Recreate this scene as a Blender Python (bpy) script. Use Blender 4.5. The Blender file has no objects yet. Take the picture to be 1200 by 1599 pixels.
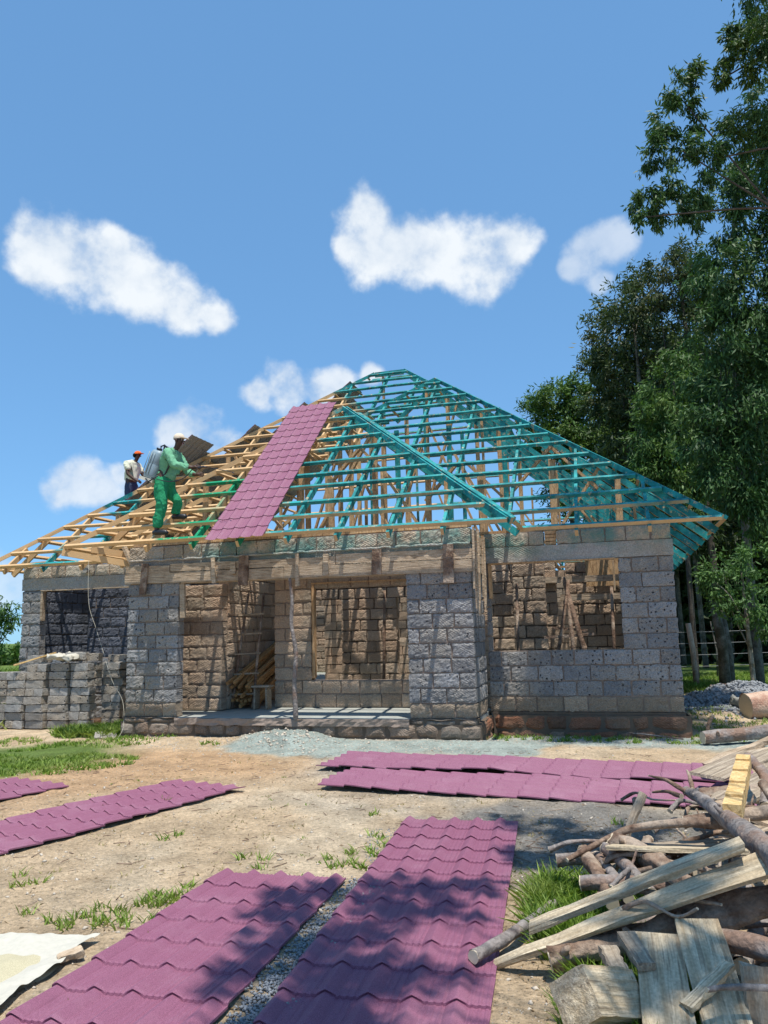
import bpy, math, random
import numpy as np
from mathutils import Vector, Matrix, noise
R = math.radians
rng = random.Random(7)
nr = np.random.default_rng(11)
sc = bpy.context.scene
col = sc.collection

# ------------------------------------------------------------------ camera
cd = bpy.data.cameras.new('camera'); cam = bpy.data.objects.new('camera', cd); col.objects.link(cam)
cd.sensor_fit = 'VERTICAL'; cd.sensor_height = 36; cd.sensor_width = 27; cd.lens = 1203/1599*36
cd.clip_start = 0.05; cd.clip_end = 3000
cam.matrix_world = Matrix.Translation((0, 0, 1.65)) @ Matrix.Rotation(math.pi/2+R(9), 4, 'X') @ Matrix.Rotation(R(-1.35), 4, 'Z')
sc.camera = cam
# ------------------------------------------------------------------ light
SUN = Vector((0.105, -0.262, 1.0)).normalized()          # direction towards the sun
sl = bpy.data.lights.new('sun', 'SUN'); sl.energy = 5.0; sl.angle = R(0.5); sl.color = (1.0, 0.95, 0.87)
so = bpy.data.objects.new('sun', sl); col.objects.link(so)
so.rotation_euler = SUN.to_track_quat('Z', 'Y').to_euler()
sc.view_settings.view_transform = 'Standard'; sc.view_settings.look = 'None'
sc.view_settings.exposure = 0.2; sc.view_settings.gamma = 1
wd = bpy.data.worlds.new('World'); sc.world = wd; wd.use_nodes = True
wt = wd.node_tree; wn = wt.nodes; wl = wt.links
for n in list(wn): wn.remove(n)
wout = wn.new('ShaderNodeOutputWorld'); bg = wn.new('ShaderNodeBackground'); bg.inputs[1].default_value = 0.12
sky = wn.new('ShaderNodeTexSky'); sky.sky_type = 'NISHITA'; sky.sun_disc = False
sky.sun_elevation = math.asin(SUN.z); sky.sun_rotation = math.atan2(SUN.x, SUN.y)
sky.altitude = 1800; sky.air_density = 1.0; sky.dust_density = 0.6; sky.ozone_density = 1.0
hs = wn.new('ShaderNodeMix'); hs.data_type = 'RGBA'; hs.blend_type = 'MULTIPLY'; hs.inputs[0].default_value = 1
hs.inputs[7].default_value = (1.18, 2.15, 3.15, 1)
gm = wn.new('ShaderNodeGamma'); gm.inputs[1].default_value = 0.45; wl.new(sky.outputs[0], gm.inputs[0]); wl.new(gm.outputs[0], hs.inputs[6])
tc = wn.new('ShaderNodeTexCoord')
def wmath(op, a, b=None, c=None):
    n = wn.new('ShaderNodeMath'); n.operation = op
    for i, v in enumerate((a, b, c)):
        if v is None: continue
        if isinstance(v, (int, float)): n.inputs[i].default_value = v
        else: wl.new(v, n.inputs[i])
    return n.outputs[0]
# clouds: soft puffs at fixed compass directions and heights of the sky
CL = [(1.0, [(-0.385,0.806,0.45,0.034),(-0.354,0.827,0.437,0.044),(-0.316,0.846,0.43,0.046),(-0.277,0.867,0.415,0.044),(-0.236,0.886,0.398,0.036),(-0.2,0.9,0.387,0.024),(-0.393,0.819,0.418,0.022),(-0.305,0.834,0.455,0.020)]),
 (1.0, [(-0.011,0.865,0.502,0.034),(-0.0,0.883,0.47,0.043),(0.047,0.882,0.468,0.043),(0.086,0.886,0.456,0.038),(0.133,0.882,0.453,0.047),(0.159,0.873,0.461,0.032),(0.133,0.896,0.423,0.027),(-0.039,0.882,0.47,0.018)]),
 (0.6, [(0.252,0.86,0.443,0.030),(0.276,0.85,0.449,0.027),(0.268,0.871,0.411,0.018),(0.231,0.873,0.43,0.018)]),
 (0.85, [(-0.118,0.942,0.313,0.034),(-0.155,0.94,0.304,0.022),(-0.078,0.948,0.309,0.027),(-0.049,0.947,0.317,0.021),(-0.012,0.945,0.328,0.016)]),
 (0.8, [(-0.238,0.935,0.263,0.038),(-0.262,0.93,0.257,0.026),(-0.204,0.948,0.245,0.024)]),
 (0.8, [(-0.369,0.91,0.188,0.034),(-0.391,0.904,0.175,0.022),(-0.343,0.922,0.181,0.027),(-0.321,0.925,0.202,0.016)]),
 (0.55, [(-0.435,0.898,0.065,0.024),(-0.458,0.885,0.076,0.04),(-0.41,0.909,0.073,0.02),(-0.30,0.95,0.09,0.05),(0.1,0.99,0.06,0.05)])]
nz = wn.new('ShaderNodeTexNoise'); nz.inputs['Scale'].default_value = 17; nz.inputs['Detail'].default_value = 7; nz.inputs['Roughness'].default_value = 0.55
wl.new(tc.outputs['Generated'], nz.inputs['Vector'])
nz2 = wn.new('ShaderNodeTexNoise'); nz2.inputs['Scale'].default_value = 7; nz2.inputs['Detail'].default_value = 4
wl.new(tc.outputs['Generated'], nz2.inputs['Vector'])
nsum = wmath('ADD', wmath('MULTIPLY', wmath('SUBTRACT', nz.outputs[0], 0.5), 2.0), wmath('MULTIPLY', wmath('SUBTRACT', nz2.outputs[0], 0.5), 1.0))
tot = None
for amp, puffs in CL:
    m = None
    for x, y, z, r in puffs:
        d = wn.new('ShaderNodeVectorMath'); d.operation = 'DISTANCE'
        l = math.sqrt(x*x+y*y+z*z)
        d.inputs[1].default_value = (x/l, y/l, z/l); wl.new(tc.outputs['Generated'], d.inputs[0])
        v = wmath('SUBTRACT', 1.0, wmath('DIVIDE', d.outputs['Value'], r))
        m = v if m is None else wmath('SMOOTH_MAX', m, v, 0.5)
    s = wn.new('ShaderNodeMapRange'); s.interpolation_type = 'SMOOTHSTEP'
    wl.new(wmath('ADD', wmath('MINIMUM', m, 0.45), nsum), s.inputs[0]); s.inputs[1].default_value = -0.16; s.inputs[2].default_value = 0.52
    s.inputs[3].default_value = 0; s.inputs[4].default_value = amp
    tot = s.outputs[0] if tot is None else wmath('MAXIMUM', tot, s.outputs[0])
cm = wn.new('ShaderNodeMix'); cm.data_type = 'RGBA'; wl.new(tot, cm.inputs[0]); wl.new(hs.outputs[2], cm.inputs[6])
cs = wn.new('ShaderNodeMix'); cs.data_type = 'RGBA'; cs.inputs[6].default_value = (4.9, 5.6, 6.5, 1); cs.inputs[7].default_value = (6.5, 6.9, 7.3, 1); wl.new(wmath('MULTIPLY', wmath('SUBTRACT', nz.outputs[0], 0.40), 4.5), cs.inputs[0]); cs.clamp_factor = True; wl.new(cs.outputs[2], cm.inputs[7])
wl.new(cm.outputs[2], bg.inputs[0]); wl.new(bg.outputs[0], wout.inputs[0])

# ------------------------------------------------------------------ tagging and mesh helpers
def tag(o, label=None, cat=None, group=None, kind=None):
    if label: o['label'] = label
    if cat: o['category'] = cat
    if group: o['group'] = group
    if kind: o['kind'] = kind
    return o
def empty(name, loc=(0, 0, 0), rz=0, parent=None):
    o = bpy.data.objects.new(name, None); col.objects.link(o); o.location = loc; o.rotation_euler = (0, 0, rz); o.empty_display_size = .1
    if parent: o.parent = parent
    return o
def vsub(a, b): return (a[0]-b[0], a[1]-b[1], a[2]-b[2])
class MB:
    def __init__(s): s.v = []; s.f = []; s.t = []; s.cur = 0.5
    def add(s, vs, fs):
        b = len(s.v); s.v.extend([tuple(q) for q in vs]); s.t.extend([s.cur]*len(vs)); s.f.extend([tuple(i+b for i in f) for f in fs])
    def box(s, x0, x1, y0, y1, z0, z1):
        s.add([(x0,y0,z0),(x1,y0,z0),(x1,y1,z0),(x0,y1,z0),(x0,y0,z1),(x1,y0,z1),(x1,y1,z1),(x0,y1,z1)],
              [(3,2,1,0),(4,5,6,7),(0,1,5,4),(1,2,6,5),(2,3,7,6),(3,0,4,7)])
    def beam(s, p0, p1, w, h, up=(0, 0, 1), roll=0.0, segs=1, bow=0.0, taper=1.0, jit=0.0):
        p0 = Vector(p0); p1 = Vector(p1); d = (p1-p0).normalized(); up = Vector(up)
        a = d.cross(up)
        if a.length < 1e-4: a = d.cross(Vector((1, 0, 0)))
        a.normalize(); c = a.cross(d).normalized()
        if roll: q = Matrix.Rotation(roll, 3, d); a = q @ a; c = q @ c
        vs = []; fs = []
        for i in range(segs+1):
            t = i/segs; k = 1+(taper-1)*t; o = p0.lerp(p1, t) + c*(bow*4*t*(1-t))
            for sx, sy in ((-1,-1),(1,-1),(1,1),(-1,1)):
                j = jit*(rng.random()-.5)
                vs.append(o + a*(sx*w/2*k+j) + c*(sy*h/2*min(k, 1.2)+j*.6))
        for i in range(segs):
            b = i*4
            for k in range(4): fs.append((b+k, b+(k+1) % 4, b+4+(k+1) % 4, b+4+k))
        fs.append((3, 2, 1, 0)); b = segs*4; fs.append((b, b+1, b+2, b+3))
        s.add(vs, fs)
    def tube(s, pts, rad, n=8, rough=0.0, seed=0, cap=True):
        pts = [Vector(p) for p in pts]; m = len(pts); vs = []; fs = []
        up = Vector((0.13, 0.21, 1)).normalized()
        for i, p in enumerate(pts):
            d = (pts[min(i+1, m-1)]-pts[max(i-1, 0)]).normalized()
            a = d.cross(up)
            if a.length < .05: a = d.cross(Vector((1, 0, 0)))
            a.normalize(); c = a.cross(d)
            r = rad[i] if isinstance(rad, (list, tuple)) else rad
            for k in range(n):
                th = 2*math.pi*k/n; rr = r
                if rough: rr *= 1+rough*noise.noise(Vector((math.cos(th)*1.3+seed, math.sin(th)*1.3, i*.45+seed*3.1)))+rough*.35*noise.noise(Vector((math.cos(th)*4+seed, math.sin(th)*4, i*1.3+seed)))
                vs.append(p + a*(math.cos(th)*rr) + c*(math.sin(th)*rr))
        for i in range(m-1):
            for k in range(n): fs.append((i*n+k, i*n+(k+1) % n, (i+1)*n+(k+1) % n, (i+1)*n+k))
        if cap: fs.append(tuple(range(n-1, -1, -1))); fs.append(tuple((m-1)*n+k for k in range(n)))
        s.add(vs, fs)
    def build(s, name, m, parent=None, smooth=False, label=None):
        me = bpy.data.meshes.new(name); me.from_pydata(s.v, [], s.f); me.update()
        a = me.attributes.new('tone', 'FLOAT', 'POINT'); a.data.foreach_set('value', s.t)
        me.materials.append(m)
        if smooth: me.polygons.foreach_set('use_smooth', [True]*len(me.polygons))
        o = bpy.data.objects.new(name, me); col.objects.link(o)
        if parent: o.parent = parent
        if label: o['label'] = label
        return o
def spline(pts, n):
    pts = [Vector(p) for p in pts]; out = []
    k = len(pts)
    for i in range(k-1):
        a = pts[max(i-1, 0)]; b = pts[i]; c = pts[i+1]; d = pts[min(i+2, k-1)]
        for j in range(n):
            t = j/n
            out.append(.5*((2*b)+(c-a)*t+(2*a-5*b+4*c-d)*t*t+(3*b-a-3*c+d)*t*t*t))
    out.append(pts[-1]); return out

# ------------------------------------------------------------------ materials
class NT:
    def __init__(s, name, rough=0.8, spec=0.3):
        s.m = bpy.data.materials.new(name); s.m.use_nodes = True; s.t = s.m.node_tree; s.n = s.t.nodes; s.l = s.t.links
        s.b = s.n['Principled BSDF']; s.b.inputs['Roughness'].default_value = rough
        s.b.inputs['Specular IOR Level'].default_value = spec
        s.tc = s.n.new('ShaderNodeTexCoord')
    def obj(s): return s.tc.outputs['Object']
    def noise(s, sc_, det=4, rough=.55, vec=None, out=0, dist=0):
        n = s.n.new('ShaderNodeTexNoise'); n.inputs['Scale'].default_value = sc_; n.inputs['Detail'].default_value = det
        n.inputs['Roughness'].default_value = rough; n.inputs['Distortion'].default_value = dist
        s.l.new(vec or s.obj(), n.inputs['Vector']); return n.outputs[out]
    def vor(s, sc_, feat='F1', vec=None, rnd=1):
        n = s.n.new('ShaderNodeTexVoronoi'); n.feature = feat; n.inputs['Scale'].default_value = sc_; n.inputs['Randomness'].default_value = rnd
        s.l.new(vec or s.obj(), n.inputs['Vector']); return n.outputs['Distance']
    def scale(s, v, vec=None):
        n = s.n.new('ShaderNodeMapping'); n.inputs['Scale'].default_value = v; s.l.new(vec or s.obj(), n.inputs['Vector']); return n.outputs[0]
    def ramp(s, f, stops):
        n = s.n.new('ShaderNodeValToRGB'); s.l.new(f, n.inputs[0]); e = n.color_ramp.elements
        while len(e) < len(stops): e.new(.5)
        for i, (p, c) in enumerate(stops):
            e[i].position = p; e[i].color = (c, c, c, 1) if isinstance(c, (int, float)) else (*c, 1)
        return n.outputs[0]
    def rng(s, f, a, b, c=0, d=1):
        n = s.n.new('ShaderNodeMapRange'); s.l.new(f, n.inputs[0])
        for i, v in enumerate((a, b, c, d)): n.inputs[i+1].default_value = v
        return n.outputs[0]
    def mix(s, f, a, b, mode='MIX'):
        n = s.n.new('ShaderNodeMix'); n.data_type = 'RGBA'; n.blend_type = mode
        for i, v in ((0, f), (6, a), (7, b)):
            if isinstance(v, (int, float)): n.inputs[i].default_value = v
            elif isinstance(v, tuple): n.inputs[i].default_value = (*v, 1)
            else: s.l.new(v, n.inputs[i])
        return n.outputs[2]
    def math(s, op, a, b=None, c=None):
        n = s.n.new('ShaderNodeMath'); n.operation = op
        for i, v in enumerate((a, b, c)):
            if v is None: continue
            if isinstance(v, (int, float)): n.inputs[i].default_value = v
            else: s.l.new(v, n.inputs[i])
        return n.outputs[0]
    def attr(s, name, out='Fac'):
        n = s.n.new('ShaderNodeAttribute'); n.attribute_name = name; return n.outputs[out]
    def sep(s, vec=None):
        n = s.n.new('ShaderNodeSeparateXYZ'); s.l.new(vec or s.obj(), n.inputs[0]); return n.outputs
    def normz(s):
        g = s.n.new('ShaderNodeNewGeometry'); return s.sep(g.outputs['Normal'])[2]
    def rand(s): return s.n.new('ShaderNodeObjectInfo').outputs['Random']
    def color(s, c):
        if isinstance(c, tuple): s.b.inputs['Base Color'].default_value = (*c, 1)
        else: s.l.new(c, s.b.inputs['Base Color'])
        return s
    def bump(s, h, d=.01, st=1.0):
        n = s.n.new('ShaderNodeBump'); n.inputs['Distance'].default_value = d; n.inputs['Strength'].default_value = st
        s.l.new(h, n.inputs['Height']); s.l.new(n.outputs[0], s.b.inputs['Normal']); return s

def mat_stone(name, lo, hi, warm, pits=True, green=0.0):
    k = NT(name, .92, .15); t = k.attr('tone')
    c = k.mix(k.noise(5, 5), lo, hi)
    c = k.mix(k.rng(t, .0, 1., 0, .55), c, warm); c = k.mix(1.0, c, k.ramp(k.math('FRACT', k.math('MULTIPLY', t, 7.31)), [(0, .72), (1, 1.2)]), 'MULTIPLY')
    c = k.mix(k.rng(k.noise(1.3, 3), .45, .7), c, warm)
    sm_ = k.math('MULTIPLY', k.rng(k.noise(4.3, 4, .6), .58, .68), .5); c = k.mix(sm_, c, tuple(min(1, q*1.25) for q in warm))
    c = k.mix(.6, c, k.ramp(k.noise(60, 3), [(.3, .55), (.7, 1.4)]), 'MULTIPLY')
    h = k.noise(22, 6, .65)
    # saw marks of the quarry
    w = k.n.new('ShaderNodeTexWave'); w.inputs['Scale'].default_value = 9; w.inputs['Distortion'].default_value = 9; w.inputs['Detail'].default_value = 2; w.inputs['Detail Scale'].default_value = .6
    mp = k.n.new('ShaderNodeMapping'); mp.inputs['Rotation'].default_value = (0.3, .9, .4); mp.inputs['Scale'].default_value = (1, 1, 1.3); k.l.new(k.obj(), mp.inputs[0]); k.l.new(mp.outputs[0], w.inputs[0])
    h = k.math('ADD', h, k.math('MULTIPLY', k.math('MULTIPLY', w.outputs['Fac'], k.rng(k.math('ADD', k.noise(2.6, 2), k.math('MULTIPLY', t, .2)), .5, .62)), .24))
    if pits:
        p = k.vor(15, vec=None); pm = k.rng(k.math('ADD', p, k.math('MULTIPLY', k.math('SUBTRACT', k.noise(24, 4, .7), .5), .7)), .12, .24); pz = k.rng(k.noise(2.1, 2), .46, .52)
        pp = k.math('MAXIMUM', pm, k.math('SUBTRACT', 1, pz))
        p2 = k.rng(k.vor(38), .14, .3)
        c = k.mix(pp, (.035, .035, .04), c); c = k.mix(k.rng(p2, 0, 1, .5, 1), (.05, .05, .055), c)
        h = k.math('ADD', k.math('MULTIPLY', pp, .8), h); h = k.math('ADD', h, k.math('MULTIPLY', p2, .25))
    if green:
        z = k.sep()[2]
        g = k.math('MULTIPLY', k.math('MULTIPLY', k.rng(z, 2.75, 3.0), k.rng(k.sep()[0], -5.2, -4.2)), k.rng(k.noise(1.6, 5, .7), .41, .58))
        c = k.mix(k.math('MULTIPLY', g, green), c, (.07, .23, .21))
    k.color(c).bump(h, .018, .9); return k.m
def mat_timber():
    """roof timber of the house: raw sawn wood, painted with teal wood preservative on the right of the porch ridge"""
    k = NT('roof_timber', .6, .35)
    x, y, z = k.sep(); no = k.noise(1.7, 4, .6)
    gr = k.noise(3, 5, .6, k.scale((6, 6, 40)))
    wood = k.mix(gr, (.50, .29, .12), (.76, .54, .29))
    wood = k.mix(k.rng(k.rand(), 0, 1, 0, .35), wood, (.36, .19, .08))
    xs = k.math('ADD', x, k.math('MULTIPLY', k.math('SUBTRACT', no, .5), 1.6))
    xs = k.math('ADD', xs, k.math('MULTIPLY', k.rng(z, 6.8, 8.9), 2.2))
    right = k.rng(xs, -3.35, -3.1)
    # the strokes just put on by the man with the sprayer
    low = k.math('MULTIPLY', k.rng(xs, -5.35, -5.1), k.math('MULTIPLY', k.rng(z, 4.75, 4.5), k.rng(y, 1.3, 1.0)))
    low = k.math('MULTIPLY', low, k.rng(k.noise(1.1, 3), .38, .5))
    far = k.math('MULTIPLY', k.math('MULTIPLY', k.rng(x, -8.0, -8.2), k.rng(x, -9.6, -9.4)), k.rng(k.noise(.9, 2), .5, .56))
    paint = k.math('MAXIMUM', k.math('MAXIMUM', right, low), far)
    patch = k.rng(k.noise(11, 6, .75), .33, .43)
    under = k.math('MAXIMUM', k.rng(k.normz(), -.76, -.70), 0)
    under = k.math('MULTIPLY', under, k.math('MAXIMUM', k.rng(k.normz(), -.60, -.35), k.rng(k.math('ADD', z, k.noise(1.3, 3)), 4.0, 4.2)))
    paint = k.math('MULTIPLY', k.math('MULTIPLY', paint, patch), k.rng(under, 0, 1, .12, 1))
    teal = k.mix(k.rng(k.noise(4, 5, .7), .35, .65), (.002, .10, .105), (.018, .33, .325))
    teal = k.mix(k.math('MULTIPLY', low, k.rng(x, -3.3, -3.6)), teal, (.0, .25, .11))
    k.color(k.mix(paint, wood, teal)).bump(gr, .004, .5); return k.m
def mat_wood(name, a, b, sc_=(3, 3, 3), rough=.8, knots=True, stain=(.12, .08, .05), bd=.006, f=1):
    k = NT(name, rough, .2)
    g = k.noise(3.2*f, 6, .65, k.scale(sc_)); g2 = k.noise(9, 5, .7)
    g = k.rng(g, .36, .64); c = k.mix(g, a, b); c = k.mix(k.math('MULTIPLY', k.rng(k.noise(4.2*f, 3, .5, k.scale(sc_)), .60, .66), .6), c, tuple(q*.45 for q in stain)); c = k.mix(k.rng(k.rand(), 0, 1, 0, .3), c, stain)
    c = k.mix(k.math('MULTIPLY', k.rng(k.noise(2.3, 5, .7), .5, .75), .7), c, stain)
    c = k.mix(.5, c, k.ramp(k.noise(70, 3), [(.3, .6), (.7, 1.3)]), 'MULTIPLY')
    k.color(c).bump(k.math('ADD', g, k.math('MULTIPLY', g2, .6)), bd, .8); return k.m
def mat_bark(name, a, b, c3):
    k = NT(name, .9, .15)
    g = k.noise(7, 7, .7, dist=.6); v = k.vor(26)
    c = k.mix(k.rng(g, .35, .65), a, b); c = k.mix(k.rng(k.noise(3.1, 4), .5, .62), c, c3)
    c = k.mix(.6, c, k.ramp(k.noise(55, 4, .7), [(.3, .5), (.7, 1.35)]), 'MULTIPLY')
    k.color(c).bump(k.math('ADD', k.noise(18, 6, .7), k.math('MULTIPLY', v, .6)), .018, .9); return k.m
def plain(name, c, rough=.6, spec=.3, var=.25, sc_=12, bd=.003, metal=0):
    k = NT(name, rough, spec); k.b.inputs['Metallic'].default_value = metal
    n = k.noise(sc_, 5, .6)
    k.color(k.mix(n, tuple(x*(1-var) for x in c), tuple(min(1, x*(1+var)) for x in c))).bump(n, bd, .5); return k.m
def mat_sheet():
    k = NT('stone_coated_steel', .62, .45)
    g = k.n.new('ShaderNodeNewGeometry')
    sp = k.rng(k.noise(330, 2, .8), .35, .68)
    c = k.mix(sp, (.115, .030, .062), (.385, .158, .24))
    c = k.mix(k.rng(k.rand(), 0, 1, 0, .2), c, (.29, .10, .155))
    c = k.mix(k.math('MULTIPLY', k.rng(k.noise(2.2, 6, .7), .5, .8), .35), c, (.42, .25, .31))
    c = k.mix(k.math('MULTIPLY', k.rng(k.noise(5.5, 4, .75), .62, .75), .25), c, (.13, .05, .08))
    c = k.mix(g.outputs['Backfacing'], c, (.24, .245, .25))
    k.color(c).bump(k.noise(260, 3, .8), .0022, .9)
    k.l.new(k.rng(k.noise(300, 2), .3, .7, .4, .8), k.b.inputs['Roughness']); return k.m
def mat_leaf(name, a, b, c3):
    k = NT(name, .55, .28); t = k.attr('tone')
    c = k.mix(t, a, b); c = k.mix(k.rng(k.noise(.55, 3), .5, .68), c, c3)
    k.color(c); k.n.remove(k.n['Material Output'])
    o = k.n.new('ShaderNodeOutputMaterial'); ms = k.n.new('ShaderNodeMixShader'); tr = k.n.new('ShaderNodeBsdfTranslucent')
    k.l.new(k.mix(1.0, c, (1.5, 1.7, .7), 'MULTIPLY'), tr.inputs[0]); ms.inputs[0].default_value = .16
    k.l.new(k.b.outputs[0], ms.inputs[1]); k.l.new(tr.outputs[0], ms.inputs[2]); k.l.new(ms.outputs[0], o.inputs[0]); return k.m
def mat_ground():
    k = NT('earth', .95, .1); c = k.attr('gcol', 'Color')
    c = k.mix(.8, c, k.ramp(k.noise(2.3, 7, .7), [(.3, .55), (.7, 1.35)]), 'MULTIPLY')
    c = k.mix(.9, c, k.ramp(k.noise(26, 6, .75), [(.28, .55), (.5, 1.0), (.74, 1.5)]), 'MULTIPLY')
    c = k.mix(.6, c, k.ramp(k.noise(140, 4, .8), [(.3, .6), (.7, 1.4)]), 'MULTIPLY')
    v = k.vor(55)
    c = k.mix(k.math('MULTIPLY', k.rng(v, .16, .1), .6), c, (.42, .37, .30))
    h = k.math('ADD', k.noise(14, 8, .75), k.math('MULTIPLY', k.rng(v, .3, 0), .35))
    k.color(c).bump(h, .05, 1.0); return k.m
M = dict(
 stone=mat_stone('quarry_stone_grey', (.17, .175, .185), (.34, .345, .35), (.30, .27, .23)),
 beige=mat_stone('quarry_stone_beige', (.26, .205, .15), (.37, .295, .215), (.31, .235, .17), False),
 topstone=mat_stone('quarry_stone_top', (.32, .29, .235), (.46, .43, .36), (.44, .34, .24), False, .75),
 shadestone=mat_stone('quarry_stone_shaded', (.07, .08, .10), (.17, .185, .22), (.14, .15, .18)),  # wall stone with the left room's shade put into its colour
 inner=mat_stone('quarry_stone_inside', (.31, .25, .185), (.48, .39, .295), (.45, .31, .21), False),
 rough=mat_stone('foundation_stone', (.13, .09, .065), (.25, .185, .13), (.22, .09, .05), False),
 rough2=mat_stone('porch_foundation_stone', (.18, .15, .12), (.31, .265, .215), (.24, .16, .11), False),
 loose=mat_stone('loose_stone', (.20, .205, .205), (.40, .395, .375), (.36, .30, .23), True),
 mortar=plain('mortar', (.30, .235, .19), .95, .1, .35, 22, .008),
 mortar_in=plain('mortar_dark', (.13, .10, .075), .95, .1, .3, 22, .008),
 cement=mat_stone('cement', (.27, .26, .25), (.42, .41, .38), (.36, .31, .25), False, .55),
 slab=plain('slab_cement', (.33, .34, .31), .9, .15, .3, 5, .006),
 timber=mat_timber(),
 form=mat_wood('formwork_board', (.40, .29, .19), (.66, .53, .38), (1.2, 8, 16)),
 raw=mat_wood('raw_timber', (.48, .29, .14), (.72, .49, .27), (10, 10, 2), stain=(.30, .15, .07)),
 lumber=mat_wood('stacked_lumber', (.40, .20, .08), (.62, .36, .15), (8, 2, 8), stain=(.35, .17, .06)),
 plank=mat_wood('weathered_plank', (.44, .34, .21), (.80, .68, .48), (.5, 9, 9), stain=(.32, .23, .14), bd=.012),
 plankg=mat_wood('grey_plank', (.27, .205, .14), (.52, .43, .32), (.5, 9, 9), stain=(.20, .15, .11), bd=.012),
 yellow=mat_wood('fresh_cut_timber', (.60, .38, .15), (.82, .60, .30), (9, 9, 9), stain=(.55, .32, .10)),
 bark=mat_bark('brown_bark', (.11, .065, .045), (.30, .21, .15), (.38, .30, .23)),
 barkg=mat_bark('grey_bark', (.15, .13, .12), (.36, .32, .29), (.24, .16, .12)),
 slimbark=mat_bark('slim_bark', (.10, .09, .075), (.22, .20, .17), (.08, .07, .05)),
 darkbark=mat_bark('dark_bark', (.05, .045, .04), (.13, .11, .09), (.08, .06, .045)),
 trunk=mat_bark('eucalyptus_bark', (.20, .17, .13), (.40, .36, .29), (.12, .10, .06)),
 peel=mat_bark('peeled_log', (.50, .34, .25), (.66, .50, .38), (.42, .24, .17)),
 cut=plain('cut_end', (.60, .50, .36), .85, .1, .2, 30),
 sheet=mat_sheet(),
 leafn=mat_leaf('leaf_near', (.018, .050, .018), (.075, .155, .045), (.075, .13, .03)),
 leafm=mat_leaf('leaf_mid', (.030, .078, .020), (.11, .20, .050), (.12, .19, .04)),
 leafd=mat_leaf('leaf_dark', (.018, .036, .016), (.050, .075, .028), (.06, .09, .03)),
 leafo=mat_leaf('leaf_olive', (.022, .042, .016), (.080, .120, .038), (.095, .10, .04)),
 shrub=mat_leaf('leaf_shrub', (.05, .11, .03), (.12, .22, .06), (.10, .18, .05)),
 grass=mat_leaf('grass_blade', (.09, .17, .02), (.25, .36, .06), (.30, .34, .10)),
 litter=mat_leaf('litter_leaf', (.16, .10, .06), (.34, .25, .15), (.22, .15, .09)),
 straw=mat_leaf('dry_grass', (.30, .24, .12), (.46, .38, .2), (.30, .26, .12)),
 gravel=plain('gravel', (.24, .25, .26), .9, .2, .5, 9, .004),
 pebble=plain('pebble', (.48, .42, .34), .9, .2, .5, 4, .004),
 ground=mat_ground(),
 wire=plain('fence_wire', (.28, .28, .28), .5, .4), string=plain('string', (.50, .47, .38), .9, .1),
 cloth=plain('white_sacking', (.50, .475, .40), .9, .1, .15, 40), grain=plain('pale_grain', (.50, .45, .30), .9, .1, .6, 220, .012),
)

# ------------------------------------------------------------------ ground
HO = Vector((1.3205, 11.7995, 0)); YAW = R(-16)
HU = Vector((math.cos(R(16)), -math.sin(R(16)), 0)); HV = Vector((math.sin(R(16)), math.cos(R(16)), 0))
def hw(u, v, z=0.0): return HO + HU*u + HV*v + Vector((0, 0, z))
def hl(x, y): d = Vector((x, y, 0))-HO; return d.dot(HU), d.dot(HV)
def sm(a, b, x): t = max(0, min(1, (x-a)/(b-a))); return t*t*(3-2*t)
def gh(x, y):
    n = noise.noise(Vector((x*.55, y*.55, 3)))*.03 + noise.noise(Vector((x*2.3, y*2.3, 7)))*.012 + (noise.noise(Vector((x*5.5, y*5.5, 7)))*.011+noise.noise(Vector((x*13, y*13, 7)))*.008 if y < 20 else 0)
    u, v = hl(x, y)
    z = n*sm(0, 3, math.hypot(x, y)-1)
    z += .13*math.exp(-(((u+3.0)/.72)**2+((v+.2)/.55)**2)**1.6)*(1+.5*noise.noise(Vector((x*5, y*5, 1)))+.25*noise.noise(Vector((x*14, y*14, 1))))      # ramp of rubble up to the slab
    z += .06*math.exp(-((v+.15)/.35)**2)*sm(-7, -5, u)*(1-sm(0, 1, u))
    z += .42*math.exp(-(((x-7.2)/1.5)**2+((y-16.2)/.9)**2))*(1+.5*noise.noise(Vector((x*3, y*3, 5))))
    z += .12*math.exp(-(((x-5.6)/1.2)**2+((y-14.6)/.5)**2))
    r = math.hypot(x, y)
    if r > 24: z += (r-24)*.004*noise.noise(Vector((x*.03, y*.03, 0)))
    return z
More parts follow.
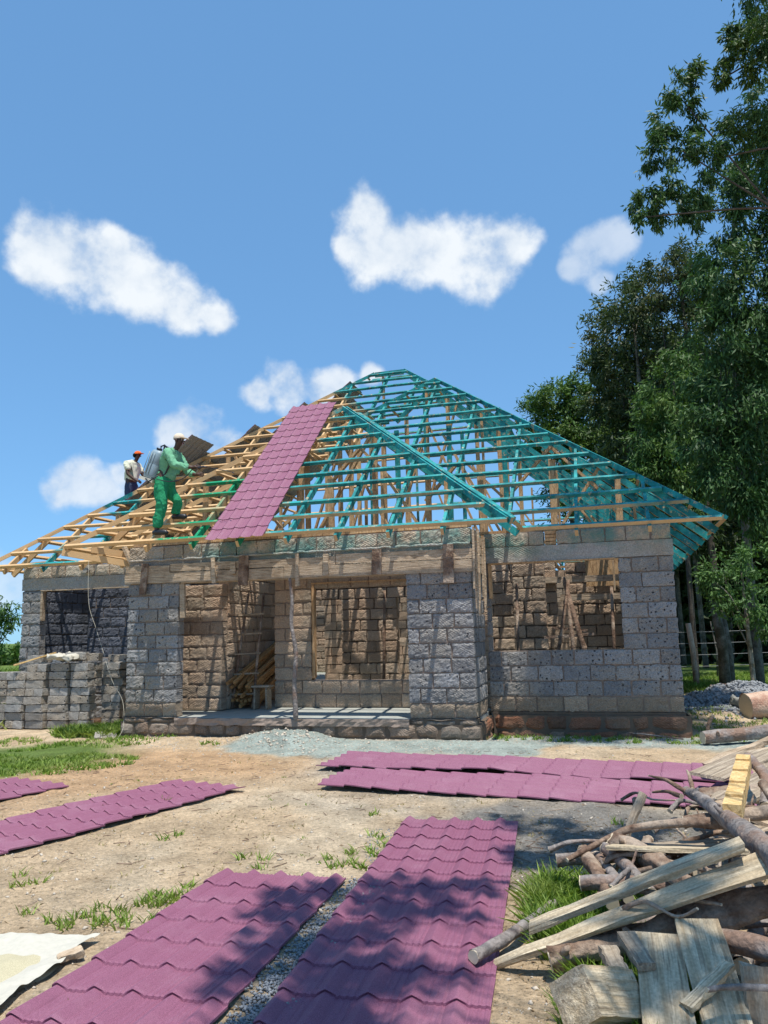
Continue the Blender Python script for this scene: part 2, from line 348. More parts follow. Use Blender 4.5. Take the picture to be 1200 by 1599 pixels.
def gcol(x, y):
    u, v = hl(x, y); w = noise.noise(Vector((x*.9, y*.9, 11))); w2 = noise.noise(Vector((x*3.1, y*3.1, 21))); w3 = noise.noise(Vector((x*.35, y*.35, 31)))
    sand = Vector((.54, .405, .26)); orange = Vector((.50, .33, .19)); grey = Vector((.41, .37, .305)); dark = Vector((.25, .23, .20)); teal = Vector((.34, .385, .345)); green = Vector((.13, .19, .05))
    pale = Vector((.60, .48, .33))
    c = sand.lerp(pale, sm(-.2, .5, w+w2*.4))
    c = c.lerp(orange, sm(.0, .6, .9*math.exp(-(((x+3.2)/2.2)**2+((y-10.3)/1.6)**2))+.35*w+w3*.2))
    c = c.lerp(orange, .5*sm(.2, .6, w3+w2*.3))
    c = c.lerp(grey, sm(.2, .75, .9*math.exp(-(((x-.1)/1.3)**2+((y-10.2)/2.6)**2))+.3*w))
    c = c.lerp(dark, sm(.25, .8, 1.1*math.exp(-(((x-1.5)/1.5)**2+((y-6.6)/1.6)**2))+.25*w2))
    t = 1.15*math.exp(-((v+.55)/.55)**2)*sm(-4.4, -3.2, u)*(1-sm(.6, 1.2, u)) + .95*math.exp(-((v-.5)/.8)**2)*sm(-.6, .3, u)*(1-sm(3.6, 5.2, u)) + .7*math.exp(-(((u+2.6)/.9)**2+((v+.9)/.8)**2))
    c = c.lerp(teal, sm(.3, .9, t+.35*w2+.2*w))
    g = max(math.exp(-(((x+5.3)/1.6)**2+((y-11.6)/2.1)**2)), math.exp(-(((x-1.1)/.42)**2+((y-4.4)/1.1)**2)))
    g = max(g, sm(16, 19, y)*sm(7, 8.5, x), sm(19, 26, y), sm(-8, -10, x)*sm(6, 9, y), .8*sm(5, 8, x)*sm(8, 10, y+x*.3))
    heap = math.exp(-(((x-6.8)/1.9)**2+((y-15.8)/1.5)**2))
    g *= 1-sm(.2, .6, heap)
    c = c.lerp(green, sm(.35, .8, g+.25*w))
    c = c.lerp(Vector((.22, .23, .25)), sm(.25, .6, heap+.1*w2))
    return c
def axis(lo, hi, a, b, st):
    out = []; x = a; s = st
    while x > lo: s *= 1.14; x -= s; out.append(x)
    out = out[::-1]; n = int((b-a)/st)
    out += [a+i*st for i in range(n+1)]; x = out[-1]; s = st
    while x < hi: s *= 1.14; x += s; out.append(x)
    return out
gx = axis(-600, 600, -6, 6, .055); gy = axis(-40, 1200, 2.2, 17.5, .055)
gv = []; gc = []
for y in gy:
    for x in gx:
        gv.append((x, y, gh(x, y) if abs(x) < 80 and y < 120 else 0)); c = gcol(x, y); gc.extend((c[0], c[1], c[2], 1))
nx = len(gx); gf = [(j*nx+i, j*nx+i+1, (j+1)*nx+i+1, (j+1)*nx+i) for j in range(len(gy)-1) for i in range(nx-1)]
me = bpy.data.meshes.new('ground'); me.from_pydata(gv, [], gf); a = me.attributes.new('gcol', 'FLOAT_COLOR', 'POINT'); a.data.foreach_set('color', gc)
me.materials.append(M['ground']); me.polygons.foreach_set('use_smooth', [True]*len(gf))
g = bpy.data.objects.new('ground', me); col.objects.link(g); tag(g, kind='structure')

# ------------------------------------------------------------------ the house
H = empty('unfinished_house', HO, YAW)
tag(H, 'unfinished grey stone house with an open teal and orange timber roof frame', 'house')
CO = .236
def wall(name, o, a, n, length, z0, z1, openings=(), m='stone', mm='mortar', thick=.2, first_beige=False, rough=.007, L=.40, res=(11, 8), co=CO, both=False, label=None):
    """coursed stone wall: o = start (u,v), a = run direction, n = outward normal; each stone has a rough hewn face"""
    s = MB(); core = MB(); a = Vector((*a, 0)); n = Vector((*n, 0)); o = Vector((*o, 0)); up = Vector((0, 0, 1)); bg_ = MB()
    def P(t, d, z): return o+a*t+n*d+up*z
    nc = max(1, round((z1-z0)/co)); ch = (z1-z0)/nc
    for c in range(nc):
        za, zb = z0+c*ch, z0+(c+1)*ch; zm = (za+zb)/2
        iv = [(0, length)]
        for (x0, x1, y0, y1) in openings:
            if y0 < zm < y1:
                iv = [q for (p, r) in iv for q in ((p, min(r, x0)), (max(p, x1), r)) if q[1]-q[0] > .02]
        for (p, r) in iv:
            i = .030
            core.add([P(p+i, -thick+i, za), P(r-i, -thick+i, za), P(r-i, -i, za), P(p+i, -i, za), P(p+i, -thick+i, zb), P(r-i, -thick+i, zb), P(r-i, -i, zb), P(p+i, -i, zb)],
                     [(3,2,1,0),(4,5,6,7),(0,1,5,4),(1,2,6,5),(2,3,7,6),(3,0,4,7)])
            t = p; k = 0
            while t < r-.01:
                l = L*rng.uniform(.85, 1.12)
                if k == 0 and c % 2: l *= .55
                e = t+l
                if r-e < L*.4: e = r
                tgt = bg_ if (first_beige and c == 0) else s
                tgt.cur = max(.01, min(1, rng.gauss(.35, .3)))
                g_ = rng.uniform(.006, .016); x0, x1, y0, y1 = t+g_, e-g_, za+rng.uniform(.005, .012), zb-rng.uniform(.006, .018)
                off = rng.uniform(-.006, .008)
                for side in ((1, -1) if both else (1,)):
                    NX, NY = res; vs = []; fs = []
                    sd = rng.random()*50; ck = rng.choice((.008, .012, .022))
                    for jy in range(NY):
                        for jx in range(NX):
                            fx, fy = jx/(NX-1), jy/(NY-1); ed = jx in (0, NX-1) or jy in (0, NY-1)
                            px, pz = x0+(x1-x0)*fx, y0+(y1-y0)*fy
                            if ed: px += noise.noise(Vector((px*16, pz*16, sd)))*ck; pz += noise.noise(Vector((px*16, pz*16, sd+9)))*ck
                            d = off+noise.noise(Vector((px*7, pz*7, sd)))*rough*.9+noise.noise(Vector((px*21, pz*21, sd)))*rough*1.1+noise.noise(Vector((px*47, pz*47, sd)))*rough*.7-(.008 if ed else 0)
                            vs.append(P(px, d if side == 1 else -thick-d, pz))
                    for jy in range(NY-1):
                        for jx in range(NX-1):
                            q = (jy*NX+jx, jy*NX+jx+1, (jy+1)*NX+jx+1, (jy+1)*NX+jx); fs.append(q if side == 1 else q[::-1])
                    # sides back to half thickness
                    ring = [jx for jx in range(NX)]+[jy*NX+NX-1 for jy in range(1, NY)]+[(NY-1)*NX+jx for jx in range(NX-2, -1, -1)]+[jy*NX for jy in range(NY-2, 0, -1)]
                    b = len(vs); dd = -thick/2 if both else -thick
                    for q in ring:
                        fx, fy = (q % NX)/(NX-1), (q//NX)/(NY-1); vs.append(P(x0+(x1-x0)*fx, dd, y0+(y1-y0)*fy))
                    for q in range(len(ring)):
                        w_ = (q+1) % len(ring); fc = (ring[w_], ring[q], b+q, b+w_); fs.append(fc if side == 1 else fc[::-1])
                    if not both: fs.append(tuple(b+q for q in range(len(ring))))
                    tgt.add(vs, fs)
                t = e; k += 1
    o1 = s.build(name, M[m], H, label=label)
    if bg_.v: bg_.build('base_course', M['beige'], o1)
    core.build('mortar_joints', M[mm], o1)
    return o1
def prism(name, m, u0, u1, v0, v1, z0, z1, parent=H, sub=.0, lump=.0):
    b = MB(); b.cur = rng.random()*.5
    if lump:      # lumpy front face along u
        n = int((u1-u0)/.06)+2; k = max(3, int((z1-z0)/.05)+2); vs = []; fs = []
        for j in range(k):
            for i in range(n):
                x = u0+(u1-u0)*i/(n-1); z = z0+(z1-z0)*j/(k-1)
                vs.append((x, v0-lump*noise.noise(Vector((x*6, z*9, z0)))-lump*.6*noise.noise(Vector((x*19, z*22, z0))), z+(lump*.6*noise.noise(Vector((x*7, 3, z))) if j in (0, k-1) else 0)))
        for j in range(k-1):
            for i in range(n-1): fs.append((j*n+i, j*n+i+1, (j+1)*n+i+1, (j+1)*n+i))
        b.add(vs, fs); b.box(u0+.002, u1-.002, v0+lump*1.5, v1, z0+.003, z1-.003)
        for zz, top in ((0, False), (k-1, True)):     # lips joining the face to the body
            vs = []; fs = []
            for i in range(n):
                x = u0+(u1-u0)*i/(n-1); q = b.v[zz*n+i]; vs.append(q); vs.append((x, v0+lump*1.6+.02, z1-.003 if top else z0+.003))
            for i in range(n-1): fs.append((2*i, 2*i+2, 2*i+3, 2*i+1))
            b.add(vs, fs)
    else: b.box(u0, u1, v0, v1, z0, z1)
    return b.build(name, M[m], parent)
fn, fp = (0, -1), (1, 0)
ZF = .37
# porch pillars and returns
wall('pillar', (-6.05, 0), (1, 0), fn, 1.0, ZF, 2.62, first_beige=True, rough=.011)
wall('pillar', (-1.05, 0), (1, 0), fn, 1.05, ZF, 2.62, first_beige=True, rough=.011, thick=.22)
wall('side_wall', (0.005, .225), (0, 1), (1, 0), .86, ZF, 2.62, m='stone', first_beige=True)
wall('side_wall', (-5.85, 2.0), (0, -1), (1, 0), 1.79, ZF, 2.62, m='inner')
# right front wall with its window
wall('front_wall', (0.03, 1.1), (1, 0), fn, 2.97, ZF, 2.77, [(.08, 2.13, 1.31, 2.77)], first_beige=True, rough=.010)
prism('ring_beam', 'cement', .01, 3.01, 1.09, 1.3, 2.772, 3.025, lump=.008)
wall('top_course', (0.03, 1.1), (1, 0), fn, 2.97, 3.03, 3.27, [(1.0, 1.2, 3.0, 3.3)], m='topstone', mm='mortar', L=.36)
# left front wall with its window
wall('front_wall', (-10.2, 2.2), (1, 0), fn, 4.12, .1, 2.75, [(.5, 3.2, 1.25, 2.75)], rough=.010)
prism('ring_beam', 'cement', -10.2, -6.08, 2.19, 2.4, 2.752, 3.0, lump=.012)
wall('top_course', (-10.2, 2.2), (1, 0), fn, 4.12, 3.005, 3.25, m='topstone', L=.36)
# outer side and back walls
wall('outer_wall', (-10.0, 2.42), (0, 1), (1, 0), 12.0, ZF, 3.25, m='shadestone', mm='mortar_in', both=True)
wall('outer_wall', (2.8, 14.4), (0, -1), (-1, 0), 13.05, ZF, 3.27, m='inner', mm='mortar_in', both=True)
wall('back_wall', (-10.0, 14.4), (1, 0), fn, 12.8, ZF, 3.2, m='inner', mm='mortar_in')
# veranda back walls
wall('veranda_wall', (-5.84, 1.0), (1, 0), fn, 1.09, ZF, 2.62, m='inner', rough=.0065)
wall('veranda_wall', (-4.75, 4.0), (0, -1), (1, 0), 2.79, ZF, 3.0, m='inner', rough=.0065)
wall('veranda_wall', (-4.05, 1.7), (1, 0), fn, 4.04, ZF, 2.75, [(.75, 3.4, .85, 2.62)], m='inner', rough=.0065)
# inner walls
wall('inner_wall', (-4.7, 4.2), (1, 0), fn, 5.7, ZF, 3.1, [(.3, 1.1, .3, 2.4), (2.35, 2.75, .9, 2.4)], m='inner', mm='mortar_in', rough=.0065)
wall('inner_wall', (-1.5, 3.98), (0, -1), (-1, 0), 2.0, ZF, 2.9, m='inner', mm='mortar_in', both=True)
wall('inner_wall', (0.25, 3.0), (1, 0), fn, .62, ZF, 2.9, m='inner', mm='mortar_in')
wall('inner_wall', (1.1, 5.6), (1, 0), fn, 1.6, ZF, 3.1, m='inner', mm='mortar_in', rough=.0065)
wall('inner_wall', (-9.8, 3.9), (1, 0), fn, 4.9, ZF, 3.1, m='shadestone', rough=.010)
wall('inner_wall', (-9.8, 9.0), (1, 0), fn, 12.4, ZF, 3.2, [(3, 4, .3, 2.4), (8, 9, .3, 2.4)], m='inner', mm='mortar_in', res=(4, 3))
prism('ring_beam', 'cement', -4.7, 2.75, 4.19, 4.41, 3.102, 3.24)
prism('lintel', 'form', -4.0, -.2, 1.68, 1.9, 2.752, 2.9)
prism('tie_beam', 'form', 1.1, 2.78, 3.5, 3.62, 2.2, 2.32)
prism('tie_beam', 'form', .25, 2.78, 4.05, 4.18, 2.58, 2.70)
prism('partition_boards', 'raw', 1.55, 2.75, 5.3, 5.34, 2.55, 3.15)
# foundation of rough stone and the slab
def rubble(name, o, a, n, length, z0, z1, m='rough'):
    s = MB(); a = Vector((*a, 0)); n = Vector((*n, 0)); o = Vector((*o, 0)); up = Vector((0, 0, 1)); t = 0
    def blob(t0, t1, y0, y1):
        s.cur = rng.random(); NX, NY = 8, 6; vs = []; fs = []; sd = rng.random()*90
        for j in range(NY):
            for i in range(NX):
                fx, fy = i/(NX-1), j/(NY-1); e = (2*abs(fx-.5))**4+(2*abs(fy-.5))**4
                x = t0+(t1-t0)*fx; z = y0+(y1-y0)*fy
                d = .03-.05*min(1, e)+.03*noise.noise(Vector((x*7, z*7, sd)))+.012*noise.noise(Vector((x*24, z*24, sd)))
                vs.append(o+a*(x+.02*noise.noise(Vector((z*8, sd, x))))+n*d+up*(z+.025*noise.noise(Vector((x*5, sd, 1)))))
        for j in range(NY-1):
            for i in range(NX-1): fs.append((j*NX+i, j*NX+i+1, (j+1)*NX+i+1, (j+1)*NX+i))
        s.add(vs, fs)
    for (y0, y1) in ((z0, (z0+z1)/2+.03), ((z0+z1)/2+.03, z1)):
        t = 0
        while t < length-.05:
            e = min(length, t+rng.uniform(.22, .55))
            if length-e < .15: e = length
            blob(t, e, y0, y1); t = e
    ob = s.build(name, M[m], H)
    c = MB(); q0 = o-n*.004; q1 = o+a*length-n*.22
    c.box(min(q0.x, q1.x), max(q0.x, q1.x), min(q0.y, q1.y), max(q0.y, q1.y), z0, z1); c.build('mortar_bed', M['mortar_in'], ob); return ob
rubble('foundation', (-6.1, -.03), (1, 0), fn, 6.16, -.2, ZF-.085, 'rough2')
rubble('foundation', (.06, .0), (0, 1), (1, 0), 1.05, -.2, ZF-.06)
rubble('foundation', (.08, 1.06), (1, 0), fn, 2.98, -.2, ZF-.05)
rubble('foundation', (3.05, 1.07), (0, 1), (1, 0), 6, -.2, ZF-.05)
rubble('foundation', (-10.25, 2.15), (1, 0), fn, 4.15, -.2, .1)
prism('mortar_edge', 'mortar_in', .06, 3.0, 1.095, 1.2, ZF-.05, ZF-.002, lump=.012)
prism('mortar_edge', 'mortar', -5.06, -1.04, -.075, .0, ZF-.12, ZF-.012, lump=.03)
rubble('foundation', (-6.06, -.012), (1, 0), fn, 1.01, ZF-.1, ZF-.002, 'rough2')
rubble('foundation', (-1.04, -.012), (1, 0), fn, 1.05, ZF-.1, ZF-.002, 'rough2')
prism('floor_slab', 'slab', -6.04, -.01, .012, 14.4, ZF-.085, ZF-.004, lump=.01)
prism('floor_slab', 'slab', .045, 3.0, 1.12, 14.4, .1, ZF-.006); prism('floor_slab', 'slab', -10.2, -6.085, 2.3, 14.4, .1, ZF-.006)
# porch beam in its formwork
prism('concrete_beam', 'cement', -6.04, 0, .03, .2, 2.63, 3.0)
prism('concrete_beam', 'cement', -.17, .02, .21, 1.1, 2.63, 3.0)
for k, (x0, x1, z0, z1, dz) in enumerate([(-6.1, -3.1, 2.60, 2.775, .0), (-3.09, .06, 2.575, 2.765, -.0), (-5.2, -2.2, 2.785, 2.915, 0), (-2.19, .03, 2.775, 2.93, 0), (-6.08, -5.22, 2.785, 2.91, 0)]):
    b = MB(); b.beam((x0, -.02-.004*(k % 3), (z0+z1)/2+.01), (x1, -.02-.004*(k % 2), (z0+z1)/2-.01), z1-z0, .028, up=(0, 1, 0), segs=12, jit=.006); b.build('formwork_board', M['form'], H)
b = MB(); b.beam((-6.0, .1, 2.612), (-5.02, .1, 2.612), .2, .02); b.beam((-5.0, .09, 2.60), (-1.08, .09, 2.585), .22, .025, segs=4); b.build('formwork_board', M['form'], H)
for (x, z0, z1, w, tl) in [(-5.72, 2.42, 2.95, .12, .1), (-4.35, 2.56, 2.99, .07, -.06), (-4.0, 2.7, 2.9, .09, 0), (-3.82, 2.5, 3.0, .17, .05), (-2.85, 2.45, 2.98, .06, 0), (-2.35, 2.6, 2.95, .09, 0), (-1.5, 2.58, 2.98, .15, .03), (-.35, 2.40, 3.0, .16, .02)]:
    b = MB(); b.beam((x, -.062, z0), (x+tl*.4, -.06, z1), w, .035, up=(0, 1, 0), segs=6, jit=.012); b.build('cleat', M['bark' if w > .1 else 'form'], H)
for (x, y, z0, z1) in [(.06, .02, 2.0, 3.2), (.05, .35, 1.9, 3.25), (.06, .7, 2.2, 3.1), (.05, .95, 2.0, 3.2), (.04, -.04, 2.3, 3.25)]:
    b = MB(); b.beam((x, y, z0), (x+.02, y, z1), .05, .03, up=(1, 0, 0), segs=5, jit=.01); b.build('formwork_upright', M['form'], H)
b = MB()
for q in range(4): b.beam((.045, .22, 2.64+.15*q), (.045, 1.08, 2.64+.15*q), .13, .02, up=(1, 0, 0), segs=4, jit=.006)
b.build('formwork_board', M['form'], H)
wall('top_course', (-6.05, 0.0), (1, 0), fn, 6.05, 3.012, 3.25, m='topstone', mm='mortar', L=.36, rough=.012)
wall('top_course', (0.005, .225), (0, 1), (1, 0), .86, 3.012, 3.25, m='topstone')
wall('top_course', (-5.98, 2.2), (0, -1), (-1, 0), 1.95, 3.012, 3.25, m='topstone')
b = MB()     # squeezed-out mortar on top of the formwork
pts = [(x, -.055+.02*noise.noise(Vector((x*5, 0, 0))), 3.0+.022*noise.noise(Vector((x*7, 5, 0)))) for x in np.arange(-6.0, .05, .05)]
b.tube(pts, [.020+.016*noise.noise(Vector((p[0]*9, 9, 9))) for p in pts], 6); b.build('mortar_squeeze', M['cement'], H, True)
for k in range(4):
    b = MB(); b.beam((1.04, 1.17, 3.06+.058*k), (1.22, 1.17, 3.06+.058*k), .1, .05, jit=.008); b.build('packing_timber', M['raw'], H)
# window frames: thin timber linings
def frame(u0, u1, z0, z1, v, m='raw', sides=.9, split=None):
    f = empty('window_frame', parent=H); b = MB(); b.beam((u0, v, z1-.012), (u1, v, z1-.012), .12, .022); b.build('head', M[m], f)
    b = MB(); b.beam((u0+.025, v, z1-.03), (u0+.03, v, z1-.03-sides), .05, .10, up=(0, 1, 0)); b.build('jamb', M[m], f)
    b = MB(); b.beam((u1-.025, v, z1-.03), (u1-.03, v, z1-.03-sides*.9), .03, .10, up=(0, 1, 0)); b.build('jamb', M[m], f)
frame(.09, 2.12, 1.31, 2.77, 1.12, sides=.55); frame(-9.7, -7.0, 1.25, 2.75, 2.23, 'form', sides=.62); frame(-3.29, -.7, .85, 2.62, 1.73, sides=1.7)
b = MB(); b.beam((-5.0, .03, 2.59), (-4.98, .03, 2.0), .09, .05, up=(0, 1, 0)); b.build('batten_strip', M['form'], H)
b = MB(); b.tube([(-8.55, 2.1, 3.12), (-8.55, 2.35, 3.12)], .055, 12); b.build('drain_pipe', M['cement'], H)

# ------------------------------------------------------------------ roof frame
RF = empty('roof_frame', parent=H)
MM = .83; EZ = 3.14
RECT = [(-6.9, .68, -.6, 12.0, .83), (-7.1, 3.68, .5, 14.0, .83), (-10.8, 3.68, 1.7, 15.3, .845)]
def hr(i, u, v):
    a, b_, c, d, m = RECT[i]; return EZ+m*min(u-a, b_-u, v-c, d-v)
def env(i, u, v): return all(hr(j, u, v) <= hr(i, u, v)+.03 for j in range(3) if j != i)
TM = M['timber']
def clip(i, p0, p1, step=.06):
    """keep the stretches of a member that lie on the outer surface of the joined roofs"""
    L = (Vector(p1)-Vector(p0)).length; n = max(2, int(L/step)); out = []; st = None
    for k in range(n+1):
        t = k/n; u = p0[0]+(p1[0]-p0[0])*t; v = p0[1]+(p1[1]-p0[1])*t
        ok = env(i, u, v)
        if ok and st is None: st = t
        if (not ok or k == n) and st is not None:
            if (t-st)*L > .15: out.append((Vector(p0).lerp(Vector(p1), st), Vector(p0).lerp(Vector(p1), t)))
            st = None
    return out
battens = []
def plane_up(side, m):
    s = {'f': (0, -m, 1), 'l': (-m, 0, 1), 'r': (m, 0, 1), 'b': (0, m, 1)}[side]; return Vector(s).normalized()
for i, (ua, ub, va, vb, m) in enumerate(RECT):
    hmax = min((ub-ua)/2, (vb-va)/2)
    n = int(hmax/.37)
    for k in range(n+1):
        d = .03+k*.37+rng.uniform(-.015, .015); z = EZ+m*d
        if d > hmax-.05: break
        J = lambda: rng.uniform(-.012, .012)
        for side, p0, p1 in (('f', (ua+d, va+d), (ub-d, va+d)), ('l', (ua+d, va+d), (ua+d, vb-d)), ('r', (ub-d, va+d), (ub-d, vb-d)), ('b', (ua+d, vb-d), (ub-d, vb-d))):
            if side == 'b' and i < 2: continue
            if side == 'r' and i == 1: p1 = (p1[0], 5.88)
            if side == 'r' and i == 2: p0 = (p0[0], max(p0[1], 5.9))
            if p1[1] < p0[1] and side == 'r': continue
            if side == 'b' and k % 2: continue
            ext = .0
            for (q0, q1) in clip(i, (p0[0]-ext, p0[1], z), (p1[0]+ext, p1[1], z)):
                battens.append((i, side, q0+Vector((0, 0, J())), q1+Vector((0, 0, J())), plane_up(side, m)))
front = [b_ for b_ in battens if b_[1] == 'f']; rest = [b_ for b_ in battens if b_[1] in 'lr' and (b_[3]-b_[2]).length > 2.2]
rest.sort(key=lambda q: -(q[3]-q[2]).length)
single = front+rest; single = single[:100]; other = [q for q in battens if q not in single]
def batten(b, q):
    i, side, p0, p1, up = q; o = up*.105; L = (p1-p0).length
    b.beam(p0+o, p1+o, .055, .060, up=up, segs=max(2, int(L/.8)), jit=.010, bow=rng.uniform(-.012, .012))
for q in single:
    b = MB(); batten(b, q); b.build('batten', TM, RF)
b = MB()
for q in other: batten(b, q)
b.build('batten', TM, RF)['kind'] = 'stuff'
# rafters
for i, (ua, ub, va, vb, m) in enumerate(RECT):
    hv = min((ub-ua)/2, (vb-va)/2)
    us = [-.3-.83*k for k in range(7)] if i == 0 else ([2.65-1.07*k for k in range(9)] if i == 1 else [-10.2+.95*k for k in range(14)])
    for u in us:
        h = min(u-ua, ub-u, hv)
        if h < .25: continue
        for (q0, q1) in clip(i, (u, va-.02, EZ), (u, va+h, EZ+m*h)):
            if (q1-q0).length < .3: continue
            b = MB(); q = plane_up('f', m)*.045; tail = (q1-q0).normalized()*(.05 if q0.z < EZ+.05 else 0)
            b.beam(q0-tail+q*.3, q1+q*.3, .05, .11, segs=3, jit=.006); b.build('rafter', TM, RF)
    for side, ue, sg in (('l', ua, 1), ('r', ub, -1)):
        v = va+.9
        while v < vb-.6:
            h = min(v-va, vb-v, (ub-ua)/2)
            if (side, i) == ('r', 1) and v > 5.9 or (side, i) == ('r', 2) and v <= 5.9: v += .95; continue
            for (q0, q1) in clip(i, (ue-.02*sg, v, EZ), (ue+sg*h, v, EZ+m*h)):
                if (q1-q0).length < .6: continue
                b = MB(); b.beam(q0, q1, .05, .11, segs=2, jit=.006); b.build('rafter', TM, RF)
            v += 2.3 if side == 'l' else .95
    # hips and ridge
    a = hv if i == 2 else (ub-ua)/2
    for (q0, q1) in (((ua, va), (ua+a, va+a)), ((ub, va), (ub-a, va+a))):
        for (r0, r1) in clip(i, (q0[0], q0[1], EZ), (q1[0], q1[1], EZ+m*a)):
            for dd in ((-.035, .035) if q0[0] == ub and i == 0 else (0,)):
                s_ = 1 if q0[0] == ua else -1; off = Vector((dd, -dd*s_, 0))
                b = MB(); b.beam(r0+off+Vector((0, 0, .10)), r1+off+Vector((0, 0, .10)), .045, .085, segs=4, jit=.008); b.build('hip_rafter', TM, RF)
b = MB(); b.beam((-3.11, 3.2, 6.32), (-3.11, 4.5, 6.32), .05, .14); b.build('ridge_beam', TM, RF)
b = MB(); b.beam((-1.71, 5.9, 7.65), (-1.71, 7.3, 7.65), .05, .14); b.build('ridge_beam', TM, RF)
b = MB(); b.beam((-3.98, 8.5, 8.94), (-3.14, 8.5, 8.94), .05, .14); b.build('ridge_beam', TM, RF)
# valleys
for p0, p1 in (((.68, .5, 3.27), (-3.11, 4.29, 6.41)), ((.62, .44, 3.36), (-3.11, 4.17, 6.46))):
    b = MB(); b.beam(Vector(p0)+Vector((0, 0, .05)), Vector(p1)+Vector((0, 0, .07)), .11, .05, segs=6, jit=.008); b.build('valley_board', TM, RF)
b = MB(); b.beam((.72, -.64, 3.22), (.1, -.02, 3.74), .05, .10, segs=2, jit=.006); b.build('hip_rafter', TM, RF)
# fascia-like lowest battens and rafter tails under the right eave
# wall plates, ties, posts and struts
RWT = M['raw']
for v in (.1, 1.2, 2.3, 4.3, 5.7, 9.1):
    b = MB(); x0, x1 = {.1: (-6.0, 0), 1.2: (-7, 3), 2.3: (-10.1, -6.1)}.get(v, (-9.9, 2.9)); b.beam((x0, v, 3.29), (x1, v, 3.29), .09, .05, segs=5, jit=.006); b.build('wall_plate', RWT, RF)
def roofz(u, v): return max(hr(i, u, v) for i in range(3))
posts = []
for iv, v in enumerate((.9, 2.4, 3.9, 5.4, 6.9, 8.4, 10.2, 12.0)):
    u = -9.6+.3*(iv % 3)
    while u < 3.2:
        z = roofz(u, v)
        if z > 3.9 and not (v > 9 and rng.random() < .3): posts.append((u+rng.uniform(-.15, .15), v+rng.uniform(-.1, .1)))
        u += 1.15 if v < 4 else 1.3
for (u, v) in posts[:88]:
    z = roofz(u, v); b = MB(); b.beam((u, v, 3.28), (u+rng.uniform(-.03, .03), v, z+.02), .10, .05, up=(0, 1, 0) if rng.random() < .7 else (1, 0, 0), segs=3, jit=.008); b.build('post', RWT if rng.random() < .8 else TM, RF)
for u in np.arange(-9.3, 3.2, 1.25):      # lower chords across the house
    v0 = .1 if -6 < u < 0 else (1.2 if u > 0 else 2.3)
    b = MB(); b.beam((u, v0, 3.36), (u, 13.8, 3.36), .05, .10, segs=3, jit=.006); b.build('tie_beam', RWT, RF)
for (u, v) in [q for q in posts if q[1] > 2][::2][:30]:
    z = roofz(u, v); s_ = rng.choice((-1, 1)); du = min(1.3, (z-3.3)*.6)
    if roofz(u+s_*du, v) < 3.3+.45*(z-3.3): s_ = -s_
    zz = min(roofz(u+s_*du, v), 3.35+(z-3.3)*.95)
    b = MB(); b.beam((u, v+.06, 3.35), (u+s_*du, v+.06, zz), .05, .09, up=(0, 1, 0), segs=2, jit=.006); b.build('strut', RWT, RF)
for k, (u, v, w) in enumerate([(-3.9, 2.6, 1.2), (-5.8, 3.4, 1.5), (-4.9, 1.9, 1.0), (-6.6, 3.1, 1.3), (-2.4, 2.0, .9), (-.6, 2.9, 1.0), (1.1, 3.2, 1.1), (-7.6, 4.2, 1.4)]):
    z = roofz(u, v)-.12; b = MB(); b.beam((u-w*.75, v, max(3.35, z-w*.8)), (u, v, z), .05, .10, up=(0, 1, 0)); b.beam((u+w*.75, v+.05, max(3.35, z-w*.8)), (u, v+.05, z), .05, .10, up=(0, 1, 0)); b.build('brace', RWT, RF)
# left eave: loose end pieces over the left front wall
for p0, p1 in (((-6.6, -.3, 3.22), (-5.3, 1.2, 3.0)), ((-6.95, -.62, 3.16), (-6.0, .3, 2.95)), ((-7.2, 1.6, 3.1), (-5.9, 1.6, 3.15)), ((-10.9, 1.75, 3.2), (-9.6, 2.4, 3.35))):
    b = MB(); b.beam(p0, p1, .05, .11); b.build('rafter', TM, RF)
b = MB(); b.beam((-6.2, .07, 3.28), (-5.9, .2, 2.55), .05, .1, up=(0, 1, 0)); b.build('strut', M['form'], RF)

